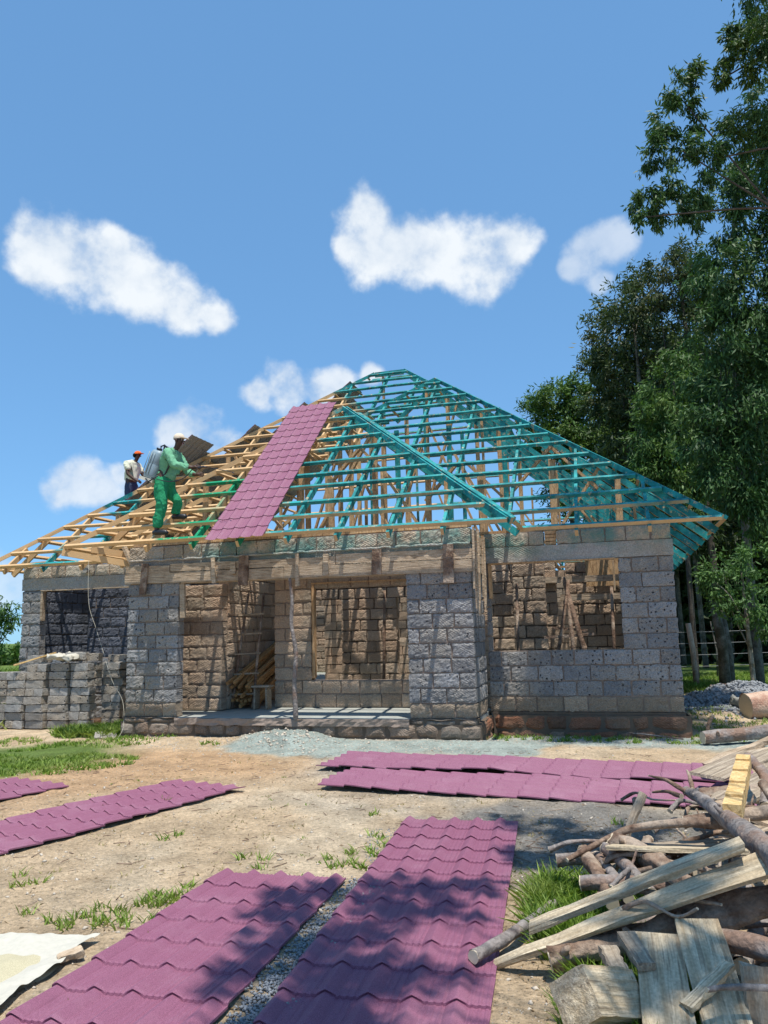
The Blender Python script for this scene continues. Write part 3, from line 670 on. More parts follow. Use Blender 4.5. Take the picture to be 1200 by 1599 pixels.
# ------------------------------------------------------------------ stone-coated roofing sheets
def tile_sheet(name, label, L, W, O, yd, xd, group='maroon roofing sheets', bend=0.0, wav=0.0, seed=0, mat='sheet', parent=None, pitch=.31, hi=1):
    O = Vector(O); yd = Vector(yd).normalized(); xd = Vector(xd); xd = (xd-yd*xd.dot(yd)).normalized(); zd = xd.cross(yd)
    NX = int(W/.0067)+1 if hi else int(W/.05)+1
    prof = []
    for i in range(NX):
        x = i*W/(NX-1); p = (x/.2+.35) % 1.0
        t = abs(p-.5)*2          # 0 at the ridge
        if t < .5: h = .032*(1-t/.5)**.8
        else:
            q = ((p+.25) % 1.0)*2 if p > .5 else p*2+.5      # 0..1 over the pan, with three flutes
            q = (p-.75)*2 if p >= .75 else (p+.25)*2
            h = .005*max(0, math.cos(2*math.pi*(q*3+.5)))**1.5
        prof.append((x, h))
    rows = int(L/pitch); vs = []; fs = []; ys = []
    for r in range(rows):
        for t in (0, .04, .3, .65, .985): ys.append((r*pitch+t*pitch*1.0, .017*(1-t)*(1 if t > 0 else .75), r, t))
    for (y, s_, r, t) in ys:
        for (x, h) in prof:
            sag = bend*(4*(y/L)*(1-y/L)) + wav*noise.noise(Vector((x*.8+seed, y*.7, seed))) + wav*.7*noise.noise(Vector((seed, y*1.6, 2)))*(x/W)
            yy = y + (-.010*(h/.024) if t == 0 else 0) + .004*math.sin(r*7+seed)
            vs.append(O+xd*x+yd*yy+zd*(h*(1 if t > 0 else .95)+s_+sag))
    n = len(ys)
    for j in range(n-1):
        for i in range(NX-1): fs.append((j*NX+i, j*NX+i+1, (j+1)*NX+i+1, (j+1)*NX+i))
    # folded-down edges along both long sides
    for side in (0, NX-1):
        b0 = len(vs)
        for j in range(n): vs.append(vs[j*NX+side]-zd*.012)
        for j in range(n-1):
            f = (j*NX+side, (j+1)*NX+side, b0+j+1, b0+j); fs.append(f[::-1] if side else f)
    me = bpy.data.meshes.new(name); me.from_pydata(vs, [], fs); me.materials.append(M[mat])
    o = bpy.data.objects.new(name, me); col.objects.link(o)
    if parent: o.parent = parent
    if label: tag(o, label, 'roofing sheet', group)
    return o
def gsheet(label, L, W, x, y, yd, z=.015, flip=1, **k):
    yd = Vector((*yd, 0)).normalized(); xd = Vector((yd.y, -yd.x, 0))
    return tile_sheet('roofing_sheet', label, L, W, (x, y, z), yd, xd, **k)
gsheet('maroon tile-pattern sheet lying in the foreground, its long side against the grass and wood pile', 4.65, .98, -.79, 2.65, (.2, .98), .018, wav=.014, seed=1)
gsheet('maroon tile-pattern sheet lying lower left of centre beside the pale grain', 3.1, .90, -1.91, 2.75, (.232, .973), .018, wav=.018, seed=2)
gsheet('long maroon tile-pattern sheet on the bare soil at left, reaching out of the picture', 5.0, 1.0, -4.98, 5.03, (.51, .86), .02, wav=.02, seed=3)
gsheet('short visible corner of a maroon sheet at the left edge nearest the grass', 3.1, .95, -6.0, 6.95, (.48, .88), .02, wav=.02, seed=4)
gsheet('maroon sheet lying crosswise nearest the house, farther of the two in front of the porch', 5.25, 1.0, -.55, 10.85, (.93, -.36), .055, wav=.045, seed=5)
gsheet('maroon sheet lying crosswise in front of the house, nearer of the two strips', 4.95, .98, -.45, 9.62, (.939, -.345), .035, wav=.03, seed=6)
def hdir(u, v, z): return HU*u+HV*v+Vector((0, 0, z))
tile_sheet('roofing_sheet', 'maroon tile-pattern sheet laid up the roof battens beside the teal timber', 5.3, 1.0, hw(-4.12, -.80, EZ+.83*-.2+.20), hdir(-.035, .769, .639), HU, wav=.0, seed=9)
for k, (v, u0, u1) in enumerate([(5.05, -9.3, -7.05), (5.8, -10.2, -7.25), (6.85, -10.2, -6.3), (7.9, -10.2, -5.25), (8.95, -10.2, -4.5), (10.0, -10.2, -4.6), (11.05, -10.2, -4.6)]):
    L = (u1-u0)/.765
    tile_sheet('roofing_sheet', ['grey-backed sheet sticking up past the left hip to the right of the man in green', 'dark-backed sheet next behind the one sticking up past the left hip', 'dark-backed sheet on the far left slope, third from the man in green', 'dark-backed sheet on the far left slope, just left of the maroon roof sheet', 'dark-backed sheet on the far left slope nearest the main ridge', 'dark-backed sheet on the far left slope beyond the ridge end', 'last dark-backed sheet at the far end of the left slope'][k], L, 1.03, hw(u0, v, EZ+.845*(u0+10.8)+.18), hdir(.764, 0, .645), -HV,
               group='roofing sheets on the far left slope', seed=20+k, hi=0)

# ------------------------------------------------------------------ stack of loose stones
def hewn(m, dims, seed, rough=.012, res=(6, 4, 4)):
    """one rough stone as a box with subdivided noisy faces"""
    lx, ly, lz = dims; b = MB(); b.cur = rng.random()
    idx = {}; vs = []; fs = []; nx_, ny_, nz_ = res
    def V(i, j, k):
        if (i, j, k) not in idx:
            p = Vector((lx*(i/nx_-.5), ly*(j/ny_-.5), lz*(k/nz_-.5)))
            e = (i in (0, nx_))+(j in (0, ny_))+(k in (0, nz_))
            d = Vector((noise.noise(p*9+Vector((seed, 0, 0))), noise.noise(p*9+Vector((0, seed, 0))), noise.noise(p*9+Vector((0, 0, seed)))))*rough*1.5
            d += Vector((noise.noise(p*31+Vector((seed, 0, 0))), noise.noise(p*31+Vector((0, seed, 0))), noise.noise(p*31+Vector((0, 0, seed)))))*rough*.5
            if e >= 2: p = p*(1-(.035 if rough > .008 else .012)*(e-1))
            idx[(i, j, k)] = len(vs); vs.append(p+d)
        return idx[(i, j, k)]
    for i in range(nx_):
        for j in range(ny_):
            fs.append((V(i, j, 0), V(i, j+1, 0), V(i+1, j+1, 0), V(i+1, j, 0))); fs.append((V(i, j, nz_), V(i+1, j, nz_), V(i+1, j+1, nz_), V(i, j+1, nz_)))
    for i in range(nx_):
        for k in range(nz_):
            fs.append((V(i, 0, k), V(i+1, 0, k), V(i+1, 0, k+1), V(i, 0, k+1))); fs.append((V(i, ny_, k), V(i, ny_, k+1), V(i+1, ny_, k+1), V(i+1, ny_, k)))
    for j in range(ny_):
        for k in range(nz_):
            fs.append((V(0, j, k), V(0, j, k+1), V(0, j+1, k+1), V(0, j+1, k))); fs.append((V(nx_, j, k), V(nx_, j+1, k), V(nx_, j+1, k+1), V(nx_, j, k+1)))
    b.add(vs, fs); return b
protos = []
for k in range(7):
    b = hewn('loose', (.415*rng.uniform(.95, 1.03), .2, .140), k*7.3, .0075); me = None
    o = b.build('building_stone', M['loose']); protos.append(o)
half = []
for k in range(4):
    o = hewn('loose', (.2, .2, .140), 90+k*5.1, .0075, res=(4, 4, 4)).build('building_stone', M['loose']); half.append(o)
used = set()
def stone(u, v, z, rz, short=False, lab='grey quarry stone in the loose stack left of the porch', grp='stones of the loose stack'):
    src = rng.choice(half if short else protos)
    if src.name in used: o = src.copy(); col.objects.link(o)
    else: o = src; used.add(src.name)
    o.location = hw(u, v, z); o.rotation_euler = (rng.uniform(-.02, .02), rng.uniform(-.02, .02), YAW+rz+rng.choice((0, math.pi)))
    tag(o, lab, 'building stone', grp); return o
# stack columns: (u centre, v front, number of courses)
labs = {0: 'grey quarry stone in the leftmost column of the stack', 1: 'grey quarry stone in the second column of the loose stack', 2: 'grey quarry stone in the middle of the loose stack', 3: 'grey quarry stone at the ragged right end of the stack'}
for (u, v, n, ci) in [(-9.62, 1.0, 7, 0), (-9.18, .98, 7, 0), (-8.72, .95, 8, 1), (-8.26, 1.05, 8, 2), (-7.83, 1.12, 8, 2), (-7.40, 1.5, 8, 3), (-7.0, 1.75, 6, 3)]:
    for k in range(n):
        z = .075+k*.152+.02; W_ = ('bottom', 'second', 'third', 'fourth', 'fifth', 'sixth', 'seventh', 'eighth')[k]; lb = labs[ci]+', '+W_+' course from the ground'
        if rng.random() < .33:
            if not (ci == 3 and rng.random() < .4): stone(u-.1, v+.1+rng.uniform(-.02, .03), z, rng.uniform(-.06, .06), True, lb, labs[ci].replace('stone', 'stones'))
            stone(u+.11, v+.1+rng.uniform(-.03, .06), z, rng.uniform(-.08, .08), True, lb, labs[ci].replace('stone', 'stones'))
        else: stone(u+rng.uniform(-.02, .02), v+.1+rng.uniform(-.03, .03), z, rng.uniform(-.05, .05), False, lb, labs[ci].replace('stone', 'stones'))
        if k > n-4: stone(u+rng.uniform(-.03, .03), v+.33, z, rng.uniform(-.05, .05), False, 'grey quarry stone in the back row of the loose stack', 'stones in the back row of the stack')
for (u, v, z, rz) in [(-8.9, 1.3, 1.32, .1), (-8.2, 1.35, 1.33, -.1), (-7.8, 1.4, 1.34, .2), (-8.0, 1.25, 1.37, .35), (-7.4, 1.75, 1.3, .05)]:
    stone(u, v, z, rz, False, 'grey quarry stone lying loose on top of the stack', 'stones on top of the stack')
b = MB(); b.beam(hw(-9.2, .95, 1.22), hw(-8.5, 1.25, 1.44), .09, .03, segs=3, jit=.01)
tag(b.build('timber_offcut', M['yellow']), 'short yellow timber offcut lying on the left of the stone stack', 'timber')
b = hewn('', (.55, .3, .09), 3.3, .05, (8, 6, 3)); o = b.build('sack', M['cloth'], None, True); o.location = hw(-8.2, 1.1, 1.36); o.rotation_euler = (0.1, .05, YAW)
tag(o, 'crumpled white sack lying on top of the stone stack', 'sack')
o = hewn('', (.34, .26, .1), 23.3, .02).build('fallen_stone', M['loose']); o.location = hw(-6.35, -.1, .03); o.rotation_euler = (.3, .1, .4)
tag(o, 'grey stone fallen in the grass at the foot of the left pillar', 'stone')

# ------------------------------------------------------------------ things in and on the veranda
pts = [hw(-2.862, -.12, .36), hw(-2.88, -.12, .9), hw(-2.855, -.12, 1.4), hw(-2.93, -.12, 1.85), hw(-2.92, -.11, 2.2), hw(-2.965, -.1, 2.58)]
b = MB(); b.tube(spline(pts, 5), [.04-.0006*i for i in range(26)], 9, .25, 4); tag(b.build('support_pole', M['barkg'], None, True), 'crooked bark-covered pole propping the porch beam', 'pole')
for k, (u, top) in enumerate([(-4.55, 2.4), (-4.25, 2.1)]): pass
t = empty('ladder', hw(-4.58, 1.35, ZF), YAW); tag(t, 'rough wooden ladder leaning beside the pile of battens on the veranda', 'ladder')
for s_ in (0, 1):
    b = MB(); b.tube([(-.15+s_*.42, 0, 0), (-.1+s_*.38, .18, 1.0), (-.03+s_*.32, .42, 2.1)], [.03, .026, .022], 7, .2, s_); b.build('rail', M['bark'], t, True)
for k in range(5):
    z = .25+k*.36; y = z*.2-.03; b = MB(); b.beam((-.2, y, z), (.34, y, z+.02), .05, .03); b.build('rung', M['plankg'], t)
for k in range(34):
    r_, c_ = divmod(k, 6); j = rng.uniform
    p0 = hw(-4.70+c_*.07+j(-.02, .03), 1.5+j(-.35, .3)-r_*.03, ZF+.04+r_*.085+j(0, .03)); p1 = hw(-4.68+c_*.07+j(-.05, .05), 3.8+j(-.25, .12), ZF+.80+r_*.10+j(-.08, .08))
    b = MB(); b.beam(p0, p1, .05, .05, segs=4, jit=.008, bow=j(-.05, .05)); tag(b.build('sawn_batten', M['lumber']), 'sawn orange batten in the sloping pile inside the veranda', 'batten', 'sawn battens piled in the veranda')
t = empty('trestle_block', hw(-4.12, 1.35, ZF), YAW); tag(t, 'grey upright stool at the foot of the batten pile', 'stool')
b = MB(); b.beam((-.17, 0, .40), (.17, 0, .40), .24, .035); b.build('seat', M['plankg'], t)
for s_ in (-1, 1): b = MB(); b.beam((s_*.12, 0, 0), (s_*.11, 0, .38), .03, .2, up=(0, 1, 0)); b.build('leg', M['plankg'], t)
# trestle scaffold inside the right room
t = empty('scaffold', hw(1.25, 2.3, ZF), YAW); tag(t, 'dark pole trestle scaffold inside the right-hand window', 'scaffold')
for k, (x0, x1, z1, r) in enumerate([(-.42, .08, 2.15, .04), (.40, -.02, 2.2, .05), (.06, .04, 2.1, .045), (.55, .12, 1.5, .03)]):
    b = MB(); b.tube([(x0, -.1*k, 0), ((x0+x1)/2+.04, 0, z1/2), (x1, .05, z1)], [r, r*.9, r*.7], 7, .3, k+3); b.build('leg', M['bark'], t, True)
b = MB(); b.beam((-.4, 0, 1.15), (.45, .05, 1.2), .07, .05); b.beam((-.25, .06, 1.32), (.35, .06, 1.26), .06, .04); b.build('crossbar', M['bark'], t)
for (u, v, z1, l) in [(.35, 2.4, 2.5, 'thin dark prop inside the right-hand window, nearest its left jamb'), (2.0, 2.8, 2.4, 'thin dark prop inside the right-hand window, nearest its right jamb'), (-2.3, 2.9, 2.5, 'timber prop seen through the veranda window at its middle')]:
    b = MB(); b.tube([hw(u, v, ZF), hw(u+.05, v+.05, z1)], [.035, .03], 7, .2, u); tag(b.build('prop', M['bark'], None, True), l, 'prop')
# string hanging from the left roof
pts = spline([hw(-8.05, 1.55, 3.3), hw(-7.75, 1.2, 2.4), hw(-7.42, 1.0, 1.9), hw(-7.1, .8, 1.467), hw(-6.6, .4, .95), hw(-6.23, .2, .60), hw(-6.0, -.1, .2), hw(-5.95, -.35, .02), hw(-5.7, -.6, .02)], 6)
b = MB(); b.tube(pts, .003, 5); tag(b.build('string', M['string']), 'thin pale string hanging from the left eave to the ground', 'string')
for k, (u, v, z, l, r_) in enumerate([(-8.7, 2.15, 3.1, 'green', .4)]): pass
b = MB(); b.tube(spline([hw(1.62, 1.25, .05), hw(2.3, 1.0, .06), hw(2.9, .7, .03)], 4), .012, 6, .2); tag(b.build('stick', M['barkg']), 'thin stick lying against the foot of the right front wall', 'stick')

# ------------------------------------------------------------------ people
def skin_mesh(name, chains, m, parent, sub=2, sm_=True, wr=0):
    """chains: list of lists of (x, y, z, rx, ry); chains that repeat a coordinate share that joint"""
    vs = []; es = []; rad = []; idx = {}
    for ch in chains:
        prev = None
        for p in ch:
            k = (round(p[0], 4), round(p[1], 4), round(p[2], 4))
            if k not in idx: idx[k] = len(vs); vs.append(p[:3]); rad.append((p[3], p[4] if len(p) > 4 else p[3]))
            if prev is not None and prev != idx[k]: es.append((prev, idx[k]))
            prev = idx[k]
    me = bpy.data.meshes.new(name+'_s'); me.from_pydata(vs, es, []); o = bpy.data.objects.new(name+'_s', me); col.objects.link(o)
    md = o.modifiers.new('s', 'SKIN'); md.use_smooth_shade = True
    for i, r in enumerate(rad): me.skin_vertices[0].data[i].radius = r
    me.skin_vertices[0].data[0].use_root = True
    sd = o.modifiers.new('d', 'SUBSURF'); sd.levels = sub; sd.render_levels = sub
    dg = bpy.context.evaluated_depsgraph_get(); nm = bpy.data.meshes.new_from_object(o.evaluated_get(dg)); nm.name = name
    bpy.data.objects.remove(o); nm.materials.clear(); nm.materials.append(m)
    if wr:
        nm.update(); nn = [v.normal.copy() for v in nm.vertices]
        for v, q in zip(nm.vertices, nn): v.co += q*(wr*noise.noise(Vector((v.co.x*16, v.co.y*16, v.co.z*9)))+wr*.8*noise.noise(Vector((v.co.x*30+v.co.z*14, v.co.y*30, v.co.z*24-v.co.x*10))))
    nm.polygons.foreach_set('use_smooth', [sm_]*len(nm.polygons))
    n = bpy.data.objects.new(name, nm); col.objects.link(n); n.parent = parent; return n
def ellip(name, m, parent, c, r, half_=False, n=16, rot=None, zc=0.0):
    b = MB(); vs = []; fs = []; k = n//2; jm = k
    for j in range(jm+1):
        th = math.pi*j/jm if not half_ else (math.pi/2+.25)*j/jm
        for i in range(n):
            ph = 2*math.pi*i/n; p = Vector((r[0]*math.sin(th)*math.cos(ph), r[1]*math.sin(th)*math.sin(ph), r[2]*math.cos(th)))
            if rot: p = rot @ p
            vs.append(p+Vector(c))
    for j in range(jm):
        for i in range(n): fs.append((j*n+i, (j+1)*n+i, (j+1)*n+(i+1) % n, j*n+(i+1) % n))
    b.add(vs, fs); return b.build(name, m, parent, True)
SKIN = plain('dark_skin', (.07, .035, .022), .55, .4, .1, 20, .001)
GREEN = NT('green_overalls', .85, .15); GREEN.color(GREEN.mix(GREEN.noise(9, 4), (.012, .19, .075), (.04, .34, .16))).bump(GREEN.noise(13, 5, .6), .03, 1.0)
LGREEN = NT('faded_green_jacket', .85, .15); LGREEN.color(LGREEN.mix(LGREEN.noise(8, 4), (.10, .31, .17), (.22, .48, .30))).bump(LGREEN.noise(12, 5, .6), .03, .9)
DENIM = plain('denim', (.05, .07, .12), .9, .1, .4, 8, .01); SHIRT = plain('cream_shirt', (.66, .66, .50), .9, .1, .12, 8, .02)
CAP = plain('pale_cap', (.72, .60, .46), .9, .1); OCAP = plain('orange_cap', (.85, .16, .04), .8, .1); HAIR = plain('black_hair', (.01, .01, .01), .9, .1)
BOOT = plain('black_boot', (.015, .016, .02), .4, .5); TANK = plain('sprayer_tank', (.24, .32, .36), .45, .4, .08, 6, .002); TANKB = plain('sprayer_base', (.66, .62, .50), .5, .4); BLACK = plain('black_plastic', (.02, .022, .03), .4, .5)
TEALB = plain('teal_brush', (.01, .2, .2), .7, .3)
def hand(parent, m, wrist, d, side, grip=True):
    """palm, thumb and four curled fingers as skinned chains rooted in the palm"""
    w = Vector(wrist); d = Vector(d).normalized(); s = Vector(side).normalized(); dn = d.cross(s).normalized(); ch = []
    pm = w+d*.075
    ch.append([(*w, .026, .020), (*(w+d*.04), .034, .018), (*pm, .036, .016)])
    for k in range(4):
        o = s*(.027-.018*k); L = (.040, .045, .042, .033)[k]
        a = pm+o; b_ = a+d*L*.8-dn*.014; c = b_+d*L*.25-dn*L*.6; e = c-d*L*.35-dn*L*.25
        ch.append([(*pm, .036, .016), (*a, .010, .010), (*b_, .009, .009), (*c, .008, .008), (*e, .007, .007)])
    th = w+d*.035+s*.03; ch.append([(*(w+d*.04), .034, .018), (*th, .012, .012), (*(th+s*.018+d*.03-dn*.02), .010, .010), (*(th+s*.01+d*.052-dn*.035), .008, .008)])
    return ch
def person_green():
    t = empty('person', hw(-5.13, -.47, EZ+.23), YAW); tag(t, 'man in green overalls and pale cap spraying the roof timbers', 'person')
    # local axes: x towards the right of the picture (his front), y away from the camera, z up
    hip = (.0, .06, .92, .15, .16); ch = [
      [hip, (.03, .06, 1.08, .13, .15), (.09, .06, 1.26, .12, .17), (.14, .06, 1.38, .09, .15), (.21, .06, 1.46, .045, .05), (.255, .06, 1.52, .05, .05), (.285, .06, 1.60, .075, .08), (.285, .06, 1.67, .06, .065)],
      [hip, (.01, -.05, .82, .095, .10), (.07, -.07, .50, .062, .065), (-.01, -.07, .20, .055, .055), (-.04, -.07, .06, .042, .045), (.10, -.08, .03, .038, .03)],
      [hip, (.03, .17, .82, .095, .10), (.19, .22, .60, .062, .065), (.12, .25, .40, .055, .055), (.10, .27, .34, .042, .045), (.23, .27, .335, .038, .03)],
      [(.14, .06, 1.38, .09, .15), (.17, -.12, 1.37, .06, .06), (.35, -.17, 1.12, .046, .048), (.62, -.13, 1.08, .034, .034)],
      [(.14, .06, 1.38, .09, .15), (.17, .24, 1.36, .06, .06), (.33, .27, 1.10, .046, .048), (.52, .18, 1.02, .034, .034)]]
    ch += hand(t, SKIN, (.66, -.12, 1.08), (1, .05, -.05), (0, .2, 1)); ch[3].append((.66, -.12, 1.08, .026, .020))
    ch += hand(t, SKIN, (.56, .16, 1.01), (1, -.1, 0), (0, .2, 1)); ch[4].append((.56, .16, 1.01, .026, .020))
    skin_mesh('body', ch, SKIN, t, 2)
    j = [[(.09, .06, 1.24, .14, .18), (.05, .06, 1.05, .15, .18), (.01, .06, .93, .18, .185)], [(.09, .06, 1.24, .14, .18), (.13, .06, 1.39, .115, .17), (.19, .06, 1.46, .06, .075)],
         [(.13, .06, 1.39, .115, .17), (.17, -.13, 1.38, .085, .085), (.35, -.18, 1.12, .070, .072), (.60, -.135, 1.08, .052, .055)],
         [(.13, .06, 1.39, .115, .17), (.17, .25, 1.37, .085, .085), (.33, .28, 1.10, .070, .072), (.50, .185, 1.02, .052, .055)]]
    skin_mesh('jacket', j, LGREEN.m, t, 3, wr=.016)
    p = [[(-.01, .06, .90, .17, .175), (.04, .06, 1.08, .145, .165)],
         [(-.01, .06, .90, .17, .175), (.01, -.055, .78, .13, .12), (.06, -.075, .50, .10, .095), (.0, -.075, .24, .092, .085), (-.04, -.075, .09, .088, .082)],
         [(-.01, .06, .90, .17, .175), (.03, .175, .78, .12, .115), (.18, .225, .59, .092, .088), (.12, .26, .43, .085, .08), (.10, .27, .37, .082, .078)]]
    skin_mesh('trousers', p, GREEN.m, t, 3, wr=.016)
    for (x, y, z) in ((.02, -.08, .03), (.16, .27, .335)):
        b = MB(); b.tube([(x-.11, y, z), (x-.05, y, z+.012), (x+.05, y, z+.004), (x+.13, y, z-.002), (x+.165, y, z-.008)], [.036, .048, .046, .042, .024], 10); b.build('shoe', BOOT, t, True)
    ellip('cap', CAP, t, (.275, .06, 1.655), (.098, .085, .085), True)
    b = MB(); b.add([(.33, -.01, 1.655), (.33, .13, 1.655), (.44, .11, 1.625), (.46, .06, 1.62), (.44, .01, 1.625), (.33, -.01, 1.667), (.33, .13, 1.667), (.44, .11, 1.637), (.46, .06, 1.632), (.44, .01, 1.637)],
                    [(4, 3, 2, 1, 0), (5, 6, 7, 8, 9), (0, 1, 6, 5), (1, 2, 7, 6), (2, 3, 8, 7), (3, 4, 9, 8), (4, 0, 5, 9)]); b.build('cap_peak', CAP, t)
    b = MB(); b.tube([(.345, .06, 1.61), (.378, .06, 1.585), (.36, .06, 1.57)], [.012, .018, .008], 6); b.build('nose', SKIN, t, True)
    for y in (-.03, .15): ellip('ear', SKIN, t, (.27, y, 1.60), (.022, .012, .032), n=8)
    for y in (.025, .095): ellip('eye', plain('eye_white', (.6, .58, .55), .4), t, (.352, y, 1.61), (.008, .012, .007), n=8)
    b = MB(); b.tube([(.352, .03, 1.555), (.362, .06, 1.555), (.352, .09, 1.555)], .008, 6); b.build('mouth', plain('lips', (.09, .03, .025), .5), t, True)
    # knapsack sprayer on his back
    s = empty('knapsack_sprayer', hw(-5.13, -.47, EZ+.23)+hdir(-.20, .05, .99), YAW); tag(s, 'pale grey knapsack sprayer on the back of the man in green', 'sprayer')
    q = Matrix.Rotation(R(20), 3, 'Y'); b = MB(); n = 20; sec = [(-.03, .78), (0, .97), (.05, 1.0), (.22, 1.0), (.24, .96), (.26, 1.0), (.42, .98), (.47, .84), (.49, .5)]; vs = []; fs = []
    for z, k in sec:
        for i in range(n):
            a = 2*math.pi*i/n; c, d_ = math.cos(a), math.sin(a); e = (abs(c)**4+abs(d_)**4)**-.25
            vs.append(q @ Vector((.125*k*c*e, .19*k*d_*e, z)))
    for jx in range(len(sec)-1):
        for i in range(n): fs.append((jx*n+i, jx*n+(i+1) % n, (jx+1)*n+(i+1) % n, (jx+1)*n+i))
    fs.append(tuple(range(n-1, -1, -1))); fs.append(tuple((len(sec)-1)*n+i for i in range(n))); b.add(vs, fs); b.build('tank', TANK, s, True)
    b = MB()
    for i in (-1, 0, 1): b.tube([q @ Vector((-.045+i*.055, -.196, .04)), q @ Vector((-.045+i*.055, -.198, .42))], .007, 6)
    b.build('tank_ribs', TANK, s, True)
    b = MB(); b.add([q @ Vector((x*.135, y*.2, z)) for z in (-.075, -.02) for x, y in ((-1, -1), (1, -1), (1, 1), (-1, 1))], [(3,2,1,0),(4,5,6,7),(0,1,5,4),(1,2,6,5),(2,3,7,6),(3,0,4,7)]); b.build('base', TANKB, s)
    b = MB(); b.tube([q @ Vector(v) for v in ((-.0, -.04, .48), (-.03, -.04, .56), (.03, -.04, .60), (.09, -.04, .56), (.10, -.04, .49))], .014, 7); b.tube([q @ Vector(v) for v in ((0, -.1, .49), (0, -.1, .52))], .05, 12); b.build('lid_and_handle', BLACK, s, True)
    for y in (-.12, .12):
        b = MB(); b.tube([q @ Vector((.12, y, .40)), Vector((.30, y*1.2, .52)), Vector((.42, y*1.25, .44)), Vector((.44, y*1.2, .25)), Vector((.30, y, .02)), q @ Vector((.10, y, .02))], .016, 6); b.build('strap', BLACK, s, True)
    b = MB(); b.tube([q @ Vector((.0, -.2, -.04)), q @ Vector((.10, -.25, -.08)), Vector((.25, -.25, -.02))], .012, 6); b.build('pump_lever', BLACK, s, True)
    l = empty('spray_lance', hw(-5.13, -.47, EZ+.23)+hdir(.74, -.11, 1.065), YAW); tag(l, 'thin spray lance held out over the battens by the man in green', 'spray lance')
    b = MB(); b.tube([(-.10, 0, -.01), (.0, 0, 0), (.10, 0, .01), (.17, 0, .0)], [.014, .016, .018, .014], 8); b.build('handle', BLACK, l, True)
    b = MB(); b.tube([(.16, 0, .0), (.45, .02, -.07), (.62, .03, -.12)], .006, 6); b.build('tube', BLACK, l, True)
    b = MB(); b.tube([(.62, .03, -.12), (.65, .03, -.14)], [.012, .008], 6); b.build('nozzle', BLACK, l, True)
    b = MB(); b.tube(spline([Vector((-.10, 0, -.01)), Vector((-.22, -.05, -.16)), Vector((-.45, -.12, -.22)), Vector((-.80, -.12, -.12))], 4), .008, 6); b.build('hose', BLACK, l, True)
person_green()
def person_white():
    t = empty('person', hw(-9.28, 4.7, 4.62), YAW); tag(t, 'man in cream shirt, jeans and orange cap on the far left slope', 'person')
    hip = (.0, 0, .86, .13, .15)
    ch = [[hip, (.0, 0, 1.05, .12, .14), (.03, 0, 1.28, .11, .17), (.06, 0, 1.38, .08, .12), (.12, 0, 1.45, .045, .05), (.15, 0, 1.52, .05, .05), (.17, 0, 1.58, .075, .08), (.17, 0, 1.65, .06, .065)],
      [hip, (-.0, -.1, .78, .09, .09), (.02, -.13, .44, .06, .06), (.0, -.13, .10, .045, .045), (.10, -.14, .03, .035, .03)],
      [hip, (.03, .1, .78, .09, .09), (.22, .12, .50, .06, .06), (.30, .12, .28, .045, .045), (.40, .12, .24, .035, .03)],
      [(.06, 0, 1.38, .08, .12), (.05, -.20, 1.36, .055, .055), (.08, -.28, 1.08, .044, .044), (.27, -.22, .92, .032, .032), (.30, -.21, .90, .026, .020)],
      [(.06, 0, 1.38, .08, .12), (.08, .20, 1.36, .055, .055), (.20, .24, 1.10, .044, .044), (.38, .18, .98, .032, .032), (.42, .17, .96, .026, .020)]]
    ch += hand(t, SKIN, (.30, -.21, .90), (1, .2, -.4), (0, .2, 1)); ch += hand(t, SKIN, (.42, .17, .96), (1, -.1, -.3), (0, .2, 1))
    skin_mesh('body', ch, SKIN, t, 2)
    skin_mesh('shirt', [[(.02, 0, 1.15, .15, .18), (.0, 0, .94, .145, .165)], [(.02, 0, 1.15, .15, .18), (.05, 0, 1.37, .11, .16), (.11, 0, 1.44, .06, .07)],
       [(.05, 0, 1.37, .11, .16), (.05, -.21, 1.36, .085, .085), (.07, -.27, 1.16, .075, .075)], [(.05, 0, 1.37, .11, .16), (.08, .21, 1.36, .085, .085), (.17, .24, 1.16, .075, .075)]], SHIRT, t, 3, wr=.012)
    skin_mesh('jeans', [[(.0, 0, .86, .155, .165), (.0, 0, .96, .14, .155)], [(.0, 0, .86, .155, .165), (.0, -.1, .74, .11, .105), (.02, -.13, .44, .085, .08), (.0, -.13, .12, .075, .07)],
       [(.0, 0, .86, .155, .165), (.04, .1, .74, .11, .105), (.22, .12, .50, .085, .08), (.29, .12, .30, .075, .07)]], DENIM, t, 3, wr=.012)
    ellip('cap', OCAP, t, (.175, 0, 1.635), (.095, .085, .075), True)
    b = MB(); b.add([(.22, -.07, 1.64), (.22, .07, 1.64), (.33, .04, 1.625), (.33, -.04, 1.625), (.22, -.07, 1.652), (.22, .07, 1.652), (.33, .04, 1.637), (.33, -.04, 1.637)], [(3,2,1,0),(4,5,6,7),(0,1,5,4),(1,2,6,5),(2,3,7,6),(3,0,4,7)]); b.build('cap_peak', OCAP, t)
    ellip('hair', HAIR, t, (.13, 0, 1.60), (.085, .085, .07))
    b = MB(); b.tube([(.235, 0, 1.59), (.265, 0, 1.565), (.25, 0, 1.55)], [.012, .018, .008], 6); b.build('nose', SKIN, t, True)
    for (x, y, z) in ((.04, -.14, .035), (.35, .12, .24)):
        b = MB(); b.tube([(x-.11, y, z), (x-.05, y, z+.01), (x+.05, y, z+.004), (x+.15, y, z-.006)], [.034, .046, .044, .026], 9); b.build('shoe', BOOT, t, True)
person_white()

